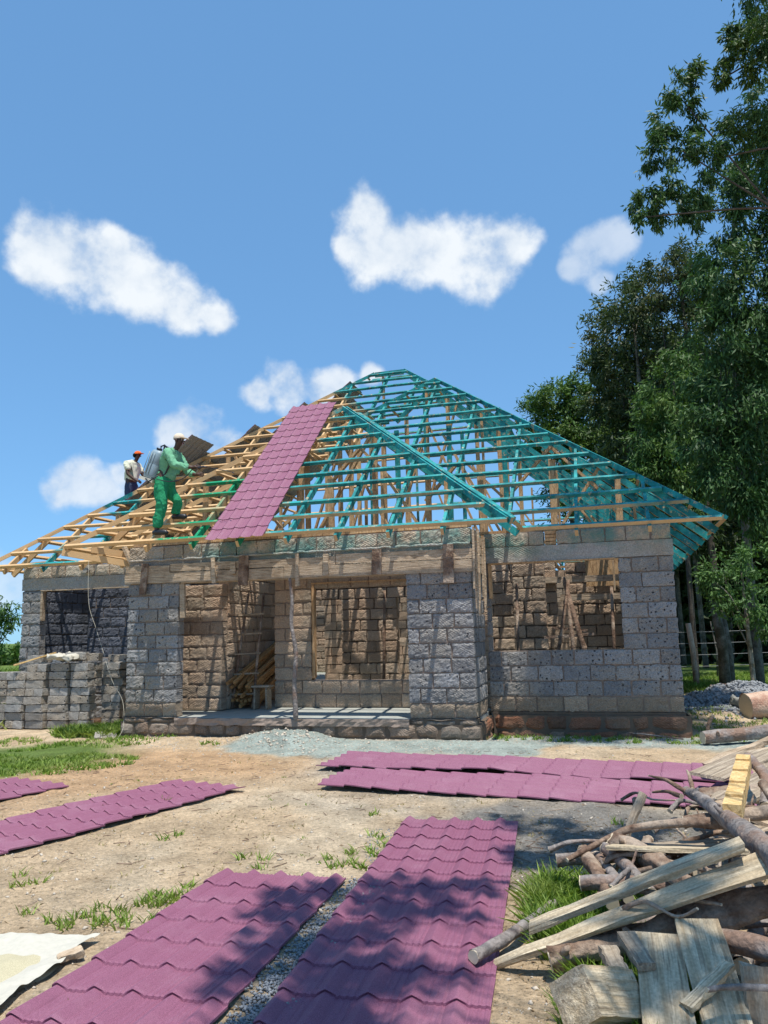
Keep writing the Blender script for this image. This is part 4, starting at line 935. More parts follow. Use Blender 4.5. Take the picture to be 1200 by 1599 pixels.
# ------------------------------------------------------------------ foliage
def leaves(P, D, Lh, Wd, tone, name, mat, parent=None):
    """one small bent leaf blade per row of P along D"""
    n = len(P); a = nr.normal(size=(n, 3)); s = np.cross(D, a); s /= np.linalg.norm(s, axis=1)[:, None]+1e-9
    nn = np.cross(s, D)
    L = Lh[:, None]; W = Wd[:, None]
    v = np.stack([P, P+D*L*.45+s*W*.5+nn*W*.15, P+D*L-nn*L*.08, P+D*L*.45-s*W*.5+nn*W*.15], 1).reshape(-1, 3)
    me = bpy.data.meshes.new(name); me.vertices.add(4*n); me.vertices.foreach_set('co', v.astype(np.float32).ravel())
    me.loops.add(4*n); me.loops.foreach_set('vertex_index', np.arange(4*n, dtype=np.int32))
    me.polygons.add(n); me.polygons.foreach_set('loop_start', np.arange(0, 4*n, 4, dtype=np.int32)); me.polygons.foreach_set('loop_total', np.full(n, 4, np.int32))
    me.update(); at = me.attributes.new('tone', 'FLOAT', 'POINT'); at.data.foreach_set('value', np.repeat(tone, 4).astype(np.float32))
    me.materials.append(M[mat]); o = bpy.data.objects.new(name, me); col.objects.link(o)
    if parent: o.parent = parent
    return o
def crown(blobs, per_m2, ls, mat, parent, droop=.7, twigs=17, name='crown', spread=.21, stretch=1.15):
    PP = []; DD = []; TT = []
    for (x, y, z, r) in blobs:
        n = int(per_m2*r*r*6); k = max(5, int(twigs*max(1, r)**2)) if r > .35 else 9
        t = nr.normal(size=(k, 3)); t /= np.linalg.norm(t, axis=1)[:, None]; t *= (nr.random((k, 1))**.4)*r*.95
        t[:, 2] *= stretch
        w = nr.integers(0, k, n); tt = nr.random(k)
        off = np.clip(nr.normal(size=(n, 3)), -1.9, 1.9)*r*spread*nr.uniform(.3, 1.1, (n, 1)); off[:, 2] *= .85
        P = t[w]+off
        d = P/(np.linalg.norm(P, axis=1)[:, None]+1e-6)*.5+nr.normal(size=(n, 3))*.55; d[:, 2] -= droop
        d /= np.linalg.norm(d, axis=1)[:, None]
        PP.append(P+np.array((x, y, z))); DD.append(d); TT.append(np.clip(tt[w]*.7+nr.random(n)*.4, 0, 1))
    P = np.concatenate(PP); D = np.concatenate(DD); T = np.concatenate(TT); n = len(P)
    if parent: P = P-np.array(parent.location)
    return leaves(P, D, ls*nr.uniform(.6, 1.25, n), ls*nr.uniform(.2, .32, n), T, name, mat, parent)
def limbs(b, start, blobs, r0, n=6, sd=0):
    rr = random.Random(sd)
    for k, (x, y, z, r) in enumerate(blobs):
        s = Vector(start[min(len(start)-1, k % len(start))]); e = Vector((x, y, z)); m_ = s.lerp(e, .5)+Vector((rr.uniform(-.3, .3), rr.uniform(-.3, .3), rr.uniform(-.1, .4)))
        b.tube(spline([s, m_, e], 3), [r0*(1-.12*i) for i in range(7)], 6, .1, k)
def tree(name, label, base, top, r, blobs, per, ls, mat, barkm='trunk', group='eucalyptus trees right of the house', lean=(0, 0), step=2, lr=.28, limbm=None, **kw):
    t = empty(name, base); tag(t, label, 'tree', group)
    B = Vector(base); T_ = Vector(top); mid = B.lerp(T_, .5)+Vector((lean[0], lean[1], 0))
    pts = spline([B-Vector((0, 0, .2)), mid, T_], 5); b = MB(); b.tube(pts, [r*(1-.062*i) for i in range(11)], 10, .12, base[0])
    bl = [(x, y, z, q) for (x, y, z, q) in blobs]
    limbs(b, pts[4:10], bl[::step], r*lr, sd=int(base[0]*10))
    b.v = [tuple(Vector(v)-B) for v in b.v]; b.build('trunk', M[barkm], t, True)
    crown(blobs, per, ls, mat, t, **kw); return t
A_ = [(7.87,34.0,12.02,1.27),(7.1,34.0,11.28,0.99),(8.54,34.0,10.95,1.27),(7.62,34.0,10.07,1.13),(9.05,34.0,12.14,0.99),(8.14,34.0,9.17,1.27),(9.4,34.5,10,1.3),(8.3,34,7.6,1.3)]
B_ = [(10.07,30.0,14.68,1.12),(9.32,30.0,13.32,1.25),(10.64,30.0,13.56,1.5),(8.9,30.0,12.1,0.9),(10.09,30.0,11.39,1.5),(11.6,30.0,12.44,1.5),(10.36,30.0,9.78,1.25),(9.6,30.0,9.02,1.0),(10.81,30.0,15.78,0.75),(8.9,30.0,10.5,0.87),(9.6,30.0,7.71,1.25),(11.6,30,9.9,1.5),(10.6,30.5,7.6,1.4)]
C_ = [(10.72,27.0,14.85,0.85),(11.13,27.0,14.08,1.12),(10.38,27.0,13.59,1.01),(11.46,27.0,12.32,1.35),(11.49,27.0,15.47,0.63),(11.85,27.0,14.06,1.12),(11.0,27,10.9,1.2),(12.2,27.5,10.6,1.4)]
D_ = [(9.42,24.0,9.41,1.0),(8.44,24.0,7.52,1.0),(9.48,24.0,7.7,1.2),(8.77,24.0,6.47,1.0),(10.01,24.0,10.26,0.8),(9.99,24.0,6.44,1.2),(9.29,24.0,5.42,0.8),(8.3,24.0,6.4,0.7),(10.6,24.2,8.6,1.2),(8.9,24.2,8.5,.7)]
E_ = [(9.54,19.0,12.52,0.95),(10.39,19.0,14.17,1.03),(9.05,19.0,10.9,1.03),(9.79,19.0,9.82,1.26),(8.69,19.0,8.8,0.95),(9.22,19.0,7.41,1.26),(8.48,19.0,6.42,1.0),(9.38,19.0,5.73,1.26),(8.36,19.0,5.3,0.8),(10.47,19.0,11.59,1.26),(10.31,19.0,8.41,1.26),(10.8,19.0,15.69,0.71),(9.02,19.0,4.6,0.7),(8.52,19.0,12.55,0.39),(9.63,19.0,13.44,0.47)]
F_ = [(5.68,13.0,11.43,0.35),(5.4,13.0,10.91,0.35),(6.01,13.0,11.82,0.24),(5.11,13.0,10.27,0.3),(5.64,13.0,10.32,0.3),(4.92,13.0,9.38,0.3),(5.19,13.0,9.06,0.24),(5.55,13.0,9.18,0.28),(4.78,13.0,9.01,0.17),(5.99,13.0,10.9,0.19),(5.41,13.0,9.69,0.24),(5.9,13,9.6,.3),(6.1,13,10.1,.3)]
F2_ = [(6.83,13.0,12.27,0.27),(6.55,13.0,11.87,0.19),(7.0,13.0,12.81,0.27),(7.39,13.0,13.0,0.32),(7.05,13.0,11.99,0.19),(6.72,13.0,12.61,0.19),(7.48,13.0,13.34,0.32),(6.48,13.0,11.74,0.13)]
SH_ = [(4.9,9.7,12.2,.9),(4.0,9.8,12.5,.8),(4.4,9.0,12.9,.8),(7.2,12.6,12.0,.6),(7.3,12.9,11.0,.55),(7.5,13,9.9,.55),(6.6,13.1,10.6,.4),(5.6,9.9,12.4,.9),(5.3,9.0,13.2,.8),(6.3,9.6,12.6,.9),(6.6,11.2,12.9,.8),(6.9,9.2,13.5,1.0)]
tree('eucalyptus_tree', 'farthest tree just right of the roof with a rounded pale crown', (8.6, 34, 0), (8.2, 34, 11), .16, A_, 230, .26, 'leafm', barkm='darkbark', droop=.3, stretch=1.0)
tree('eucalyptus_tree', 'tall dark-crowned tree between the roundest far tree and the lit one', (10.3, 30, 0), (10.4, 30, 14.6), .16, B_, 170, .24, 'leafo', barkm='darkbark', droop=.4)
tree('eucalyptus_tree', 'tree with brownish top rising behind the right-hand crowns', (11.6, 27, 0), (11.2, 27, 14.8), .15, C_, 190, .22, 'leafo', barkm='darkbark', droop=.5)
tree('eucalyptus_tree', 'sunlit bushy tree directly behind the right end of the roof', (9.4, 24, 0), (9.5, 24, 9.6), .10, D_, 330, .2, 'leafm', barkm='darkbark', droop=.8)
tree('eucalyptus_tree', 'tall pale-trunked tree whose big crown fills the right edge', (9.89, 21.0, 0), (9.9, 19.6, 14), .13, E_, 430, .19, 'leafn', barkm='slimbark', lean=(-.1, .3), droop=.9)
tree('eucalyptus_tree', 'near tree with loose branches reaching into the top right sky', (9.6, 11.6, 0), (8.2, 12.4, 13.5), .26, F_+F2_+SH_, 1050, .135, 'leafn', barkm='darkbark', step=4, lr=.14, lean=(.3, 0), droop=.9, twigs=12, spread=.27)
tree('leafy_sapling', 'bright young tree under the tall eucalyptus at the right edge', (8.35, 18, 0), (8.3, 18, 2.9), .07, [(7.89,18.0,2.94,0.54),(8.13,18.0,2.34,0.54),(7.57,18.0,2.73,0.39),(8.59,18.0,3.23,0.6),(7.66,18.0,2.2,0.35),(8.57,18.0,2.33,0.6),(8.74,18.0,1.74,0.45)], 300, .15, 'shrub', group='young growth under the trees', droop=.5)
tree('shade_tree', 'tree beside the photographer casting the foreground shade', (4.2, .2, 0), (3.4, 1.6, 8.2), .2,
     [(0.89,3.14,8.30,0.20),(1.15,3.16,8.00,0.20),(1.43,3.16,8.10,0.17),(0.77,2.74,8.30,0.21),(0.98,2.78,8.10,0.21),(1.20,2.68,8.20,0.17),(0.68,2.47,8.00,0.18),(0.51,2.35,8.00,0.23),(0.52,1.85,8.40,0.25),(0.62,1.79,8.10,0.23),(0.46,1.58,8.10,0.25),(0.59,1.51,8.00,0.23),(0.88,1.93,8.30,0.20),(1.02,1.75,8.40,0.16),(0.38,1.33,8.10,0.29),(0.60,1.18,8.10,0.29),(0.14,3.09,8.10,0.14),(0.33,3.17,8.00,0.15),(0.47,3.25,8.00,0.11),(0.18,2.65,8.40,0.17),(0.32,2.72,8.10,0.16),(0.18,2.29,8.30,0.17),(0.31,2.20,8.30,0.14),(0.11,2.05,8.00,0.15),(0.02,1.92,8.10,0.11),(0.06,1.70,8.30,0.11),(0.26,3.08,8.00,0.14),(2.18,4.71,8.40,0.29),(2.36,4.39,8.30,0.34),(2.67,4.34,8.40,0.29),(2.08,3.85,8.00,0.29),(2.27,3.68,8.00,0.29),(1.96,3.85,8.40,0.21),(1.90,5.04,8.40,0.14),(2.91,4.60,8.10,0.23),(1.98,1.90,8.00,0.17),(2.29,1.87,8.40,0.17),(1.87,1.40,8.00,0.17),(2.08,1.43,8.10,0.23),(2.05,1.16,8.00,0.17)], 1500, .12, 'leafm', group='shade trees out of view', droop=.5, twigs=40, spread=.30, step=3, lr=.10)
# more trunks and trees deeper in the plantation
rt = random.Random(5)
for k in range(14):
    x = 9.5+rt.uniform(0, 9); y = 24+rt.uniform(0, 14); h = rt.uniform(11, 15)
    tree('eucalyptus_tree', 'slim pale trunk standing in the dark plantation behind the wire fence', (x, y, 0), (x+rt.uniform(-.3, .3), y, h), rt.uniform(.07, .13),
         [(x+rt.uniform(-.8, .8), y+rt.uniform(-.5, .5), h*f, 1.5) for f in (.98, .82, .68, .55, .42)], 60, .34, 'leafd', barkm='slimbark', group='slim trunks in the plantation', droop=.4, twigs=12)
for k, (x, y, h, r, lx) in enumerate([(8.53, 20, 2.3, .13, -.1), (8.83, 20.3, 2.0, .09, -.08)]):
    b = MB(); b.tube([(x, y, -.1), (x+.02, y, h*.5), (x+lx, y, h)], [r*1.2, r, r*.9], 9, .2, k)
    tag(b.build('tree_stump', M['slimbark'], None, True), ['thick mossy broken trunk left of the pale eucalyptus trunk', 'thinner snapped trunk beside the mossy broken trunk'][k], 'tree stump')
# far wood behind the fence
n = 85000; P = np.stack([nr.uniform(9.6, 40, n), nr.uniform(34, 60, n), nr.random(n)**.8*15], 1); P[60000:, 2] *= .38; P[60000:, 1] = 34+(P[60000:, 1]-34)*.25
P = P[(P[:, 0] > 9.6+(P[:, 1]-34)*.33)]; keep = np.array([noise.noise(Vector(p)*.45) > (-.18 if p[2] > 5 else -.9) for p in P]); P = P[keep]; n = len(P)
D = nr.normal(size=(n, 3)); D[:, 2] -= .5; D /= np.linalg.norm(D, axis=1)[:, None]
w_ = leaves(P, D, nr.uniform(.5, .9, n), nr.uniform(.2, .34, n), nr.random(n), 'woodland', 'leafd'); tag(w_, 'dark dense plantation filling the background behind the wire fence', 'woodland', kind='stuff')
# left: far tree, bush line
tree('leafy_tree', 'small green tree at the left edge beyond the stone stack', (-17.2, 34, 0), (-17.0, 34, 2.8), .12, [(-16.73,34.0,3.01,0.57),(-16.92,34.0,2.46,0.62),(-16.43,34.0,2.72,0.4),(-17.51,34.0,2.89,0.85),(-17.3,34,2.0,.8)], 130, .24, 'leafm', group='field trees')
rt = random.Random(3)
n = 26000; x = nr.uniform(-75, -18, n); y = nr.uniform(58, 64, n); P = np.stack([x, y, nr.random(n)**.9*(1.7+1.3*np.array([noise.noise(Vector((q*.22, 0, 5))) for q in x]))], 1)
D = nr.normal(size=(n, 3)); D[:, 2] += .2; D /= np.linalg.norm(D, axis=1)[:, None]
tag(leaves(P, D, nr.uniform(.3, .6, n), nr.uniform(.15, .25, n), nr.random(n), 'hedgerow', 'leafm'), 'distant green hedgerow across the field at left', 'hedge', kind='stuff')

# ------------------------------------------------------------------ grass
def blades(pts, name, mat, label, hmin, hmax, w=.004):
    P = np.array([(x, y, gh(x, y)-.01) for x, y, _ in pts]); hs_ = np.array([h for *_, h in pts]); n = len(P)
    d = nr.normal(size=(n, 3))*.35; d[:, 2] = 1; d /= np.linalg.norm(d, axis=1)[:, None]
    s = nr.normal(size=(n, 3)); s[:, 2] = 0; s /= np.linalg.norm(s, axis=1)[:, None]
    h = (hs_*nr.uniform(hmin, hmax, n))[:, None]; bnd = np.stack([d[:, 0], d[:, 1], np.zeros(n)], 1); bw = w*(.6+.8*nr.random((n, 1)))*(1+P[:, 1:2]*.10)
    v = np.stack([P-s*bw, P+s*bw, P+d*h*.55+bnd*h*.3+s*bw*.7, P+d*h*.95+bnd*h*1.1, P+d*h*.55+bnd*h*.3-s*bw*.7], 1).reshape(-1, 3)
    me = bpy.data.meshes.new(name); me.vertices.add(5*n); me.vertices.foreach_set('co', v.astype(np.float32).ravel())
    me.loops.add(5*n); me.loops.foreach_set('vertex_index', np.arange(5*n, dtype=np.int32))
    me.polygons.add(n); me.polygons.foreach_set('loop_start', np.arange(0, 5*n, 5, dtype=np.int32)); me.polygons.foreach_set('loop_total', np.full(n, 5, np.int32)); me.update()
    at = me.attributes.new('tone', 'FLOAT', 'POINT'); at.data.foreach_set('value', np.repeat(nr.random(n), 5).astype(np.float32))
    me.materials.append(M[mat]); o = bpy.data.objects.new(name, me); col.objects.link(o); tag(o, label, 'grass', kind='stuff')
rg = random.Random(9); pts = []
def tuft(x, y, n, r, h):
    for _ in range(n): a = rg.random()*6.28; q = r*rg.random()**.6; pts.append((x+math.cos(a)*q, y+math.sin(a)*q, h))
def patch(cx, cy, rx, ry, n, per, h, r=.07, thr=-.1):
    for _ in range(n):
        a = rg.random()*6.28; q = rg.random()**.5; x = cx+math.cos(a)*q*rx; y = cy+math.sin(a)*q*ry
        if noise.noise(Vector((x*1.3, y*1.3, 2))) > thr-(.2*(1-q)): tuft(x, y, per, r, h)
patch(-5.0, 10.9, 1.5, .95, 520, 11, .07); patch(-5.4, 13.1, 1.7, .9, 300, 10, .07); patch(-5.1, 14.2, .9, .8, 330, 14, .20, .1)
patch(1.12, 4.5, .34, .95, 300, 16, .15, .05, -.6); patch(1.0, 3.5, .3, .45, 130, 16, .14, .05, -.6); patch(1.3, 5.3, .45, .4, 60, 10, .10)
for (x, y, k) in [(-1.55, 5.15, 9), (-1.75, 4.95, 7), (-1.4, 5.35, 5), (-2.0, 4.85, 5), (-.25, 6.3, 4), (-.55, 6.1, 3), (-2.6, 5.6, 3), (-.05, 6.7, 3), (-1.0, 6.1, 3), (-.3, 5.85, 3), (-.25, 7.4, 1), (-1.9, 6.8, 2), (2.1, 8.6, 3), (2.6, 8.4, 3), (1.9, 7.0, 2), (-3.6, 13.2, 4), (-2.9, 12.4, 3), (3.2, 7.6, 4), (-3.9, 7.6, 2), (-2.4, 8.2, 1)]:
    for _ in range(k): tuft(x+rg.gauss(0, .12), y+rg.gauss(0, .10), 16, .05, .075)
for _ in range(110):
    u, v = rg.uniform(-.2, 3.2), rg.uniform(.35, 1.0); p = hw(u, v); tuft(p.x, p.y, 9, .05, .07)
for _ in range(260):
    x, y = rg.uniform(-4.5, 4), rg.uniform(4.5, 10.5)
    if noise.noise(Vector((x*.8, y*.8, 9))) > .1: tuft(x, y, 5, .04, .035)
for _ in range(2600): x, y = rg.uniform(7.5, 15), rg.uniform(17.5, 27); tuft(x, y, 8, .12, .17)
for _ in range(500): x, y = rg.uniform(4.6, 9), rg.uniform(11.5, 15); tuft(x, y, 8, .09, .08)
for _ in range(2200):
    y = rg.uniform(15, 40); x = -rg.uniform(.42*y+1.0, .62*y+2); tuft(x, y, 7, .18, .55 if rg.random() < .6 else .3)
blades(pts, 'grass', 'grass', 'green grass growing in patches over the bare ground', .6, 1.2)
pts = []
for _ in range(520):
    x, y = rg.uniform(-4, 3.6), rg.uniform(4, 11)
    if noise.noise(Vector((x*1.1, y*1.1, 29))) > .0: tuft(x, y, 4, .06, .04)
blades(pts, 'dry_grass', 'straw', 'dry straw bits scattered over the bare soil', .4, 1.2)

# ------------------------------------------------------------------ gravel, pebbles, litter
def pebbles(lst, name, mat, label, cat='gravel'):
    n = len(lst); base = np.array([(1,0,0),(-1,0,0),(0,1,0),(0,-1,0),(0,0,1),(0,0,-1)], float); F = np.array([(0,2,4),(2,1,4),(1,3,4),(3,0,4),(2,0,5),(1,2,5),(3,1,5),(0,3,5)])
    V = base[None]*nr.uniform(.55, 1.2, (n, 6, 1)); C_ = np.array([(x, y, z) for x, y, z, s in lst]); S = np.array([s for *_, s in lst])
    an = nr.random(n)*6.28; ca, sa = np.cos(an)[:, None], np.sin(an)[:, None]; tl = nr.uniform(-.6, .6, (n, 1))
    X = V[..., 0]*1.3; Y = V[..., 1]; Zz = V[..., 2]*.7+X*tl; V = np.stack([X*ca-Y*sa, X*sa+Y*ca, Zz], 2)*S[:, None, None]+C_[:, None, :]
    me = bpy.data.meshes.new(name); fs = (F[None]+(np.arange(n)*6)[:, None, None]).reshape(-1, 3)
    me.vertices.add(6*n); me.vertices.foreach_set('co', V.astype(np.float32).ravel()); me.loops.add(fs.size); me.loops.foreach_set('vertex_index', fs.astype(np.int32).ravel())
    me.polygons.add(len(fs)); me.polygons.foreach_set('loop_start', np.arange(0, fs.size, 3, dtype=np.int32)); me.polygons.foreach_set('loop_total', np.full(len(fs), 3, np.int32)); me.update()
    me.materials.append(M[mat]); o = bpy.data.objects.new(name, me); col.objects.link(o); tag(o, label, cat, kind='stuff')
L_ = []
for _ in range(5200):
    t = rg.random(); x = -.72+.62*t+rg.gauss(0, .085); y = 3.2+2.4*t; L_.append((x, y, gh(x, y)+rg.uniform(0, .015), rg.uniform(.005, .014)))
for _ in range(800): x, y = rg.uniform(-.2, .35), rg.uniform(5.3, 7.0); L_.append((x, y, gh(x, y), rg.uniform(.004, .012)))
pebbles(L_, 'gravel', 'gravel', 'grey gravel in the gap between the two foreground sheets')
L_ = []
for _ in range(15000):
    x, y = rg.uniform(-4.8, 4.0), 3.4+rg.random()**1.5*8.5
    L_.append((x, y, gh(x, y)+.001, rg.uniform(.002, .007) if rg.random() < .93 else rg.uniform(.008, .02)))
for _ in range(2500): u, v = rg.uniform(-5.5, 3.4), rg.gauss(-.4, .4); p = hw(u, v+(1.0 if u > .1 else 0)); L_.append((p.x, p.y, gh(p.x, p.y), rg.uniform(.004, .018)))
for _ in range(160): a, b_ = rg.gauss(-2.95, .5), rg.gauss(-.4, .3); p = hw(a, b_); L_.append((p.x, p.y, gh(p.x, p.y), rg.uniform(.01, .04)))
pebbles(L_, 'pebbles', 'pebble', 'small pale pebbles strewn over the yard', 'pebbles')
L_ = []
for _ in range(5200):
    x, y = rg.gauss(7.0, 1.2), rg.gauss(15.9, .7)
    L_.append((x, y, gh(x, y)+.01, rg.uniform(.02, .065)))
pebbles(L_, 'stone_chips', 'gravel', 'low heap of grey stone chips right of the house', 'stone chips')
b = MB()
for _ in range(1000):
    x, y = rg.uniform(-4.3, 3.8), 4.2+rg.random()*7
    if _ > 700: x, y = rg.uniform(1.0, 3.2), rg.uniform(3.3, 6.5)
    a = rg.random()*3.14; l = rg.uniform(.03, .14); z = gh(x, y)+.006
    b.tube([(x, y, z), (x+math.cos(a)*l, y+math.sin(a)*l, z+.004)], rg.uniform(.0012, .0035), 4)
tag(b.build('twigs', M['bark']), 'scattered twigs and chips on the bare soil', 'twigs', kind='stuff')

n = 5200; P = np.stack([nr.uniform(-4.2, 3.4, n), 3.6+nr.random(n)**1.3*7, np.zeros(n)], 1); P[:2200, 0] = nr.uniform(.6, 2.4, 2200); P[:2200, 1] = nr.uniform(3.4, 7.2, 2200)
P[:, 2] = [gh(q[0], q[1])+.004 for q in P]; D = nr.normal(size=(n, 3)); D[:, 2] *= .18; D /= np.linalg.norm(D, axis=1)[:, None]
tag(leaves(P, D, nr.uniform(.015, .05, n), nr.uniform(.004, .012, n), nr.random(n), 'leaf_litter', 'litter'), 'dry leaf and bark litter scattered over the yard', 'litter', kind='stuff')
# ------------------------------------------------------------------ grain on its cloth, lower left
def sheet_grid(x0, x1, y0, y1, n, m, f):
    b = MB(); vs = [(x0+(x1-x0)*i/n+f(i/n, j/m)[0], y0+(y1-y0)*j/m+f(i/n, j/m)[1], f(i/n, j/m)[2]) for j in range(m+1) for i in range(n+1)]
    b.add(vs, [(j*(n+1)+i, j*(n+1)+i+1, (j+1)*(n+1)+i+1, (j+1)*(n+1)+i) for j in range(m) for i in range(n)]); return b
def fcl(s, t):
    e = max(sm(.80, 1, s), sm(.86, 1, t)); q = .035*e*(1+1.1*noise.noise(Vector((s*9, t*9, 2)))+.35*noise.noise(Vector((s*26, t*26, 2))))+.012*noise.noise(Vector((s*6, t*6, 5)))+.02
    return (.05*noise.noise(Vector((t*6, 1, 1)))*e+.42*t*s, .05*noise.noise(Vector((s*6, 4, 1)))*e-.10*t*s, q)
o = sheet_grid(-3.2, -2.04, 2.6, 4.66, 110, 150, fcl).build('ground_cloth', M['cloth'], None, True); tag(o, 'white cloth edge spread on the ground in the lower left corner', 'cloth')
o = sheet_grid(-3.15, -2.08, 2.65, 4.55, 60, 90, lambda s, t: (.40*t*s+.03*noise.noise(Vector((t*9, 3, 3))), -.09*t*s+.03*noise.noise(Vector((s*9, 3, 7))), .075*min(1, 4*min(1-s, 1-t))+.012*noise.noise(Vector((s*16, t*16, 0)))+.01*noise.noise(Vector((s*5, t*5, 0)))+.006)).build('grain', M['grain'], None, True); tag(o, 'pale grain spread to dry on the white cloth', 'grain', kind='stuff')
o = hewn('', (.12, .045, .04), 41.3, .012, (8, 4, 4)).build('wood_chunk', M['form']); o.location = (-1.68, 4.30, .05); o.rotation_euler = (.2, -.2, .6); tag(o, 'small wood chunk holding down the edge of the white cloth', 'wood chunk')

# ------------------------------------------------------------------ wood pile at the lower right
GP = 'timber and branches of the wood pile'
def log(label, pts, r, m='bark', n=11, rough=.3, seed=1, cat='log', ends=True, knots=0, name='log'):
    P = spline(pts, 6); k = len(P)
    if not isinstance(r, (list, tuple)): r = [r, r*.85]
    rad = [r[0]+(r[-1]-r[0])*i/(k-1) for i in range(k)]
    t = empty(name, P[0]); tag(t, label, cat, GP); o0 = P[0].copy()
    b = MB(); b.tube([p-o0 for p in P], rad, n+5, rough, seed, False)
    rs = random.Random(seed)
    for q in range(knots):
        i = rs.randrange(1, k-1); a = Vector((rs.uniform(-1, 1), rs.uniform(-1, .2), rs.uniform(.0, 1))).normalized(); p = P[i]-o0
        b.tube([p, p+a*rad[i]*1.15, p+a*rad[i]*rs.uniform(1.3, 2.2)], [rad[i]*.45, rad[i]*.33, rad[i]*.2], 7, .3, q)
    b.build('bark', M[m], t, True)
    for e, (i, j) in enumerate(((0, 1), (k-1, k-2))):
        d = (P[i]-P[j]).normalized(); c = MB(); c.tube([P[i]-o0-d*.004, P[i]-o0+d*.002], rad[i]*.96, n+5, rough*.9, seed); c.build('cut_end', M['cut'], t)
    return t
def plank(label, p0, p1, w, h, m='plank', up=(0, 0, 1), roll=0, jit=.008, bow=0, cat='plank', segs=10, taper=1):
    # grain runs along the local x axis of the board
    p0 = Vector(p0); p1 = Vector(p1); d = p1-p0; L = d.length; X = d.normalized(); a = X.cross(Vector(up)).normalized(); Zc = a.cross(X)
    q = Matrix((X, a, Zc)).transposed().to_4x4()
    if roll: q = q @ Matrix.Rotation(roll, 4, 'X')
    b = MB(); b.beam((0, 0, 0), (L, 0, 0), w, h, segs=segs, jit=jit, bow=bow, taper=taper)
    sd = rng.random()*40; b.v = [(v[0]+(.03*noise.noise(Vector((v[1]*30, v[2]*20, sd))) if v[0] < .01 or v[0] > L-.01 else 0), v[1]+.008*noise.noise(Vector((v[0]*3, sd, v[1]*9))), v[2]+.004*noise.noise(Vector((v[0]*4, v[1]*14, sd)))) for v in b.v]
    o = b.build('plank', M[m]); o.matrix_world = Matrix.Translation(p0) @ q; tag(o, label, cat, GP); return o
log('thick brown bark-covered log under the long pale plank', [(.74, 3.98, .10), (1.2, 3.94, .21), (1.55, 3.86, .34), (2.1, 3.72, .48)], [.055, .075], 'bark', 16, .6, 3, knots=6)
plank('long pale plank with a pointed end crossing the front of the wood pile', (.49, 4.10, .03), (2.05, 3.66, .70), .045, .022, roll=-.35, bow=.012, taper=4.2)
plank('pale plank lying behind the long pointed plank, ending in mid pile', (.70, 4.26, .14), (1.65, 3.83, .64), .10, .03, roll=-.2)
log('short pale-ended branch lying half on the foreground sheet', [(.385, 4.05, .085), (.60, 4.30, .085), (.80, 4.62, .065), (.95, 4.88, .05)], [.032, .026], 'barkg', 9, .22, 5)
o = hewn('', (.34, .19, .19), 13.7, .006, (10, 6, 6)).build('stone_block', M['plank']); o.location = (.83, 3.40, .16); o.rotation_euler = (R(52), R(18), R(38))
tag(o, 'squared pale block tilted on its corner at the bottom of the wood pile', 'block', GP)
plank('wide pale board leaning under the pile, left of a matching board', (1.17, 3.70, .30), (1.02, 3.10, .03), .20, .022, jit=.004)
plank('wide pale board leaning under the pile, right of its matching neighbour', (1.37, 3.74, .335), (1.24, 3.05, .04), .19, .022, jit=.004)
plank('short broken offcut resting on the left wide board', (.93, 3.62, .27), (.95, 3.47, .20), .075, .035, 'plankg')
plank('second short broken offcut nearer the thick log, beside the first', (1.03, 3.68, .30), (1.06, 3.50, .24), .085, .03, 'plankg')
log('dark bark-covered stick leftmost in the bundle on the pile', [(1.20, 5.12, .27), (1.19, 4.8, .25), (1.17, 4.38, .20)], [.042, .036], 'bark', 9, .35, 7, knots=2)
log('grey round stick second from left in the bundle on the pile', [(1.28, 5.10, .25), (1.27, 4.75, .25), (1.26, 4.40, .22)], [.030, .030], 'barkg', 9, .2, 8)
log('pale grey stick in the middle of the bundle on the pile', [(1.30, 4.97, .33), (1.35, 4.72, .30), (1.37, 4.35, .26)], [.034, .032], 'barkg', 9, .2, 9)
log('thick knotty root at the right of the stick bundle', [(1.40, 5.06, .33), (1.48, 4.78, .33), (1.53, 4.40, .32), (1.58, 4.1, .30)], [.065, .045], 'bark', 12, .45, 10, knots=4)
log('stub of dark wood behind the stick bundle', [(1.45, 5.15, .2), (1.60, 4.85, .28), (1.68, 4.5, .30)], [.05, .04], 'bark', 10, .4, 11, knots=2)
log('long thin curved branch reaching left over the pile', [(1.06, 4.95, .27), (1.30, 5.05, .345), (1.52, 5.06, .42), (1.80, 4.90, .48), (2.1, 4.75, .50)], [.014, .034], 'bark', 8, .25, 12, cat='branch')
plank('narrow grey batten standing up out of the pile', (1.40, 5.18, .15), (1.70, 5.42, .56), .05, .03, 'plankg', cat='batten')
plank('pale board with a bent nail lying on top of the pile', (1.30, 4.84, .37), (2.0, 4.55, .40), .20, .024, roll=.18, jit=.004, taper=1.05)
plank('grey board partly hidden beneath the nailed board', (1.55, 5.05, .30), (2.15, 4.9, .36), .15, .025, 'plankg')
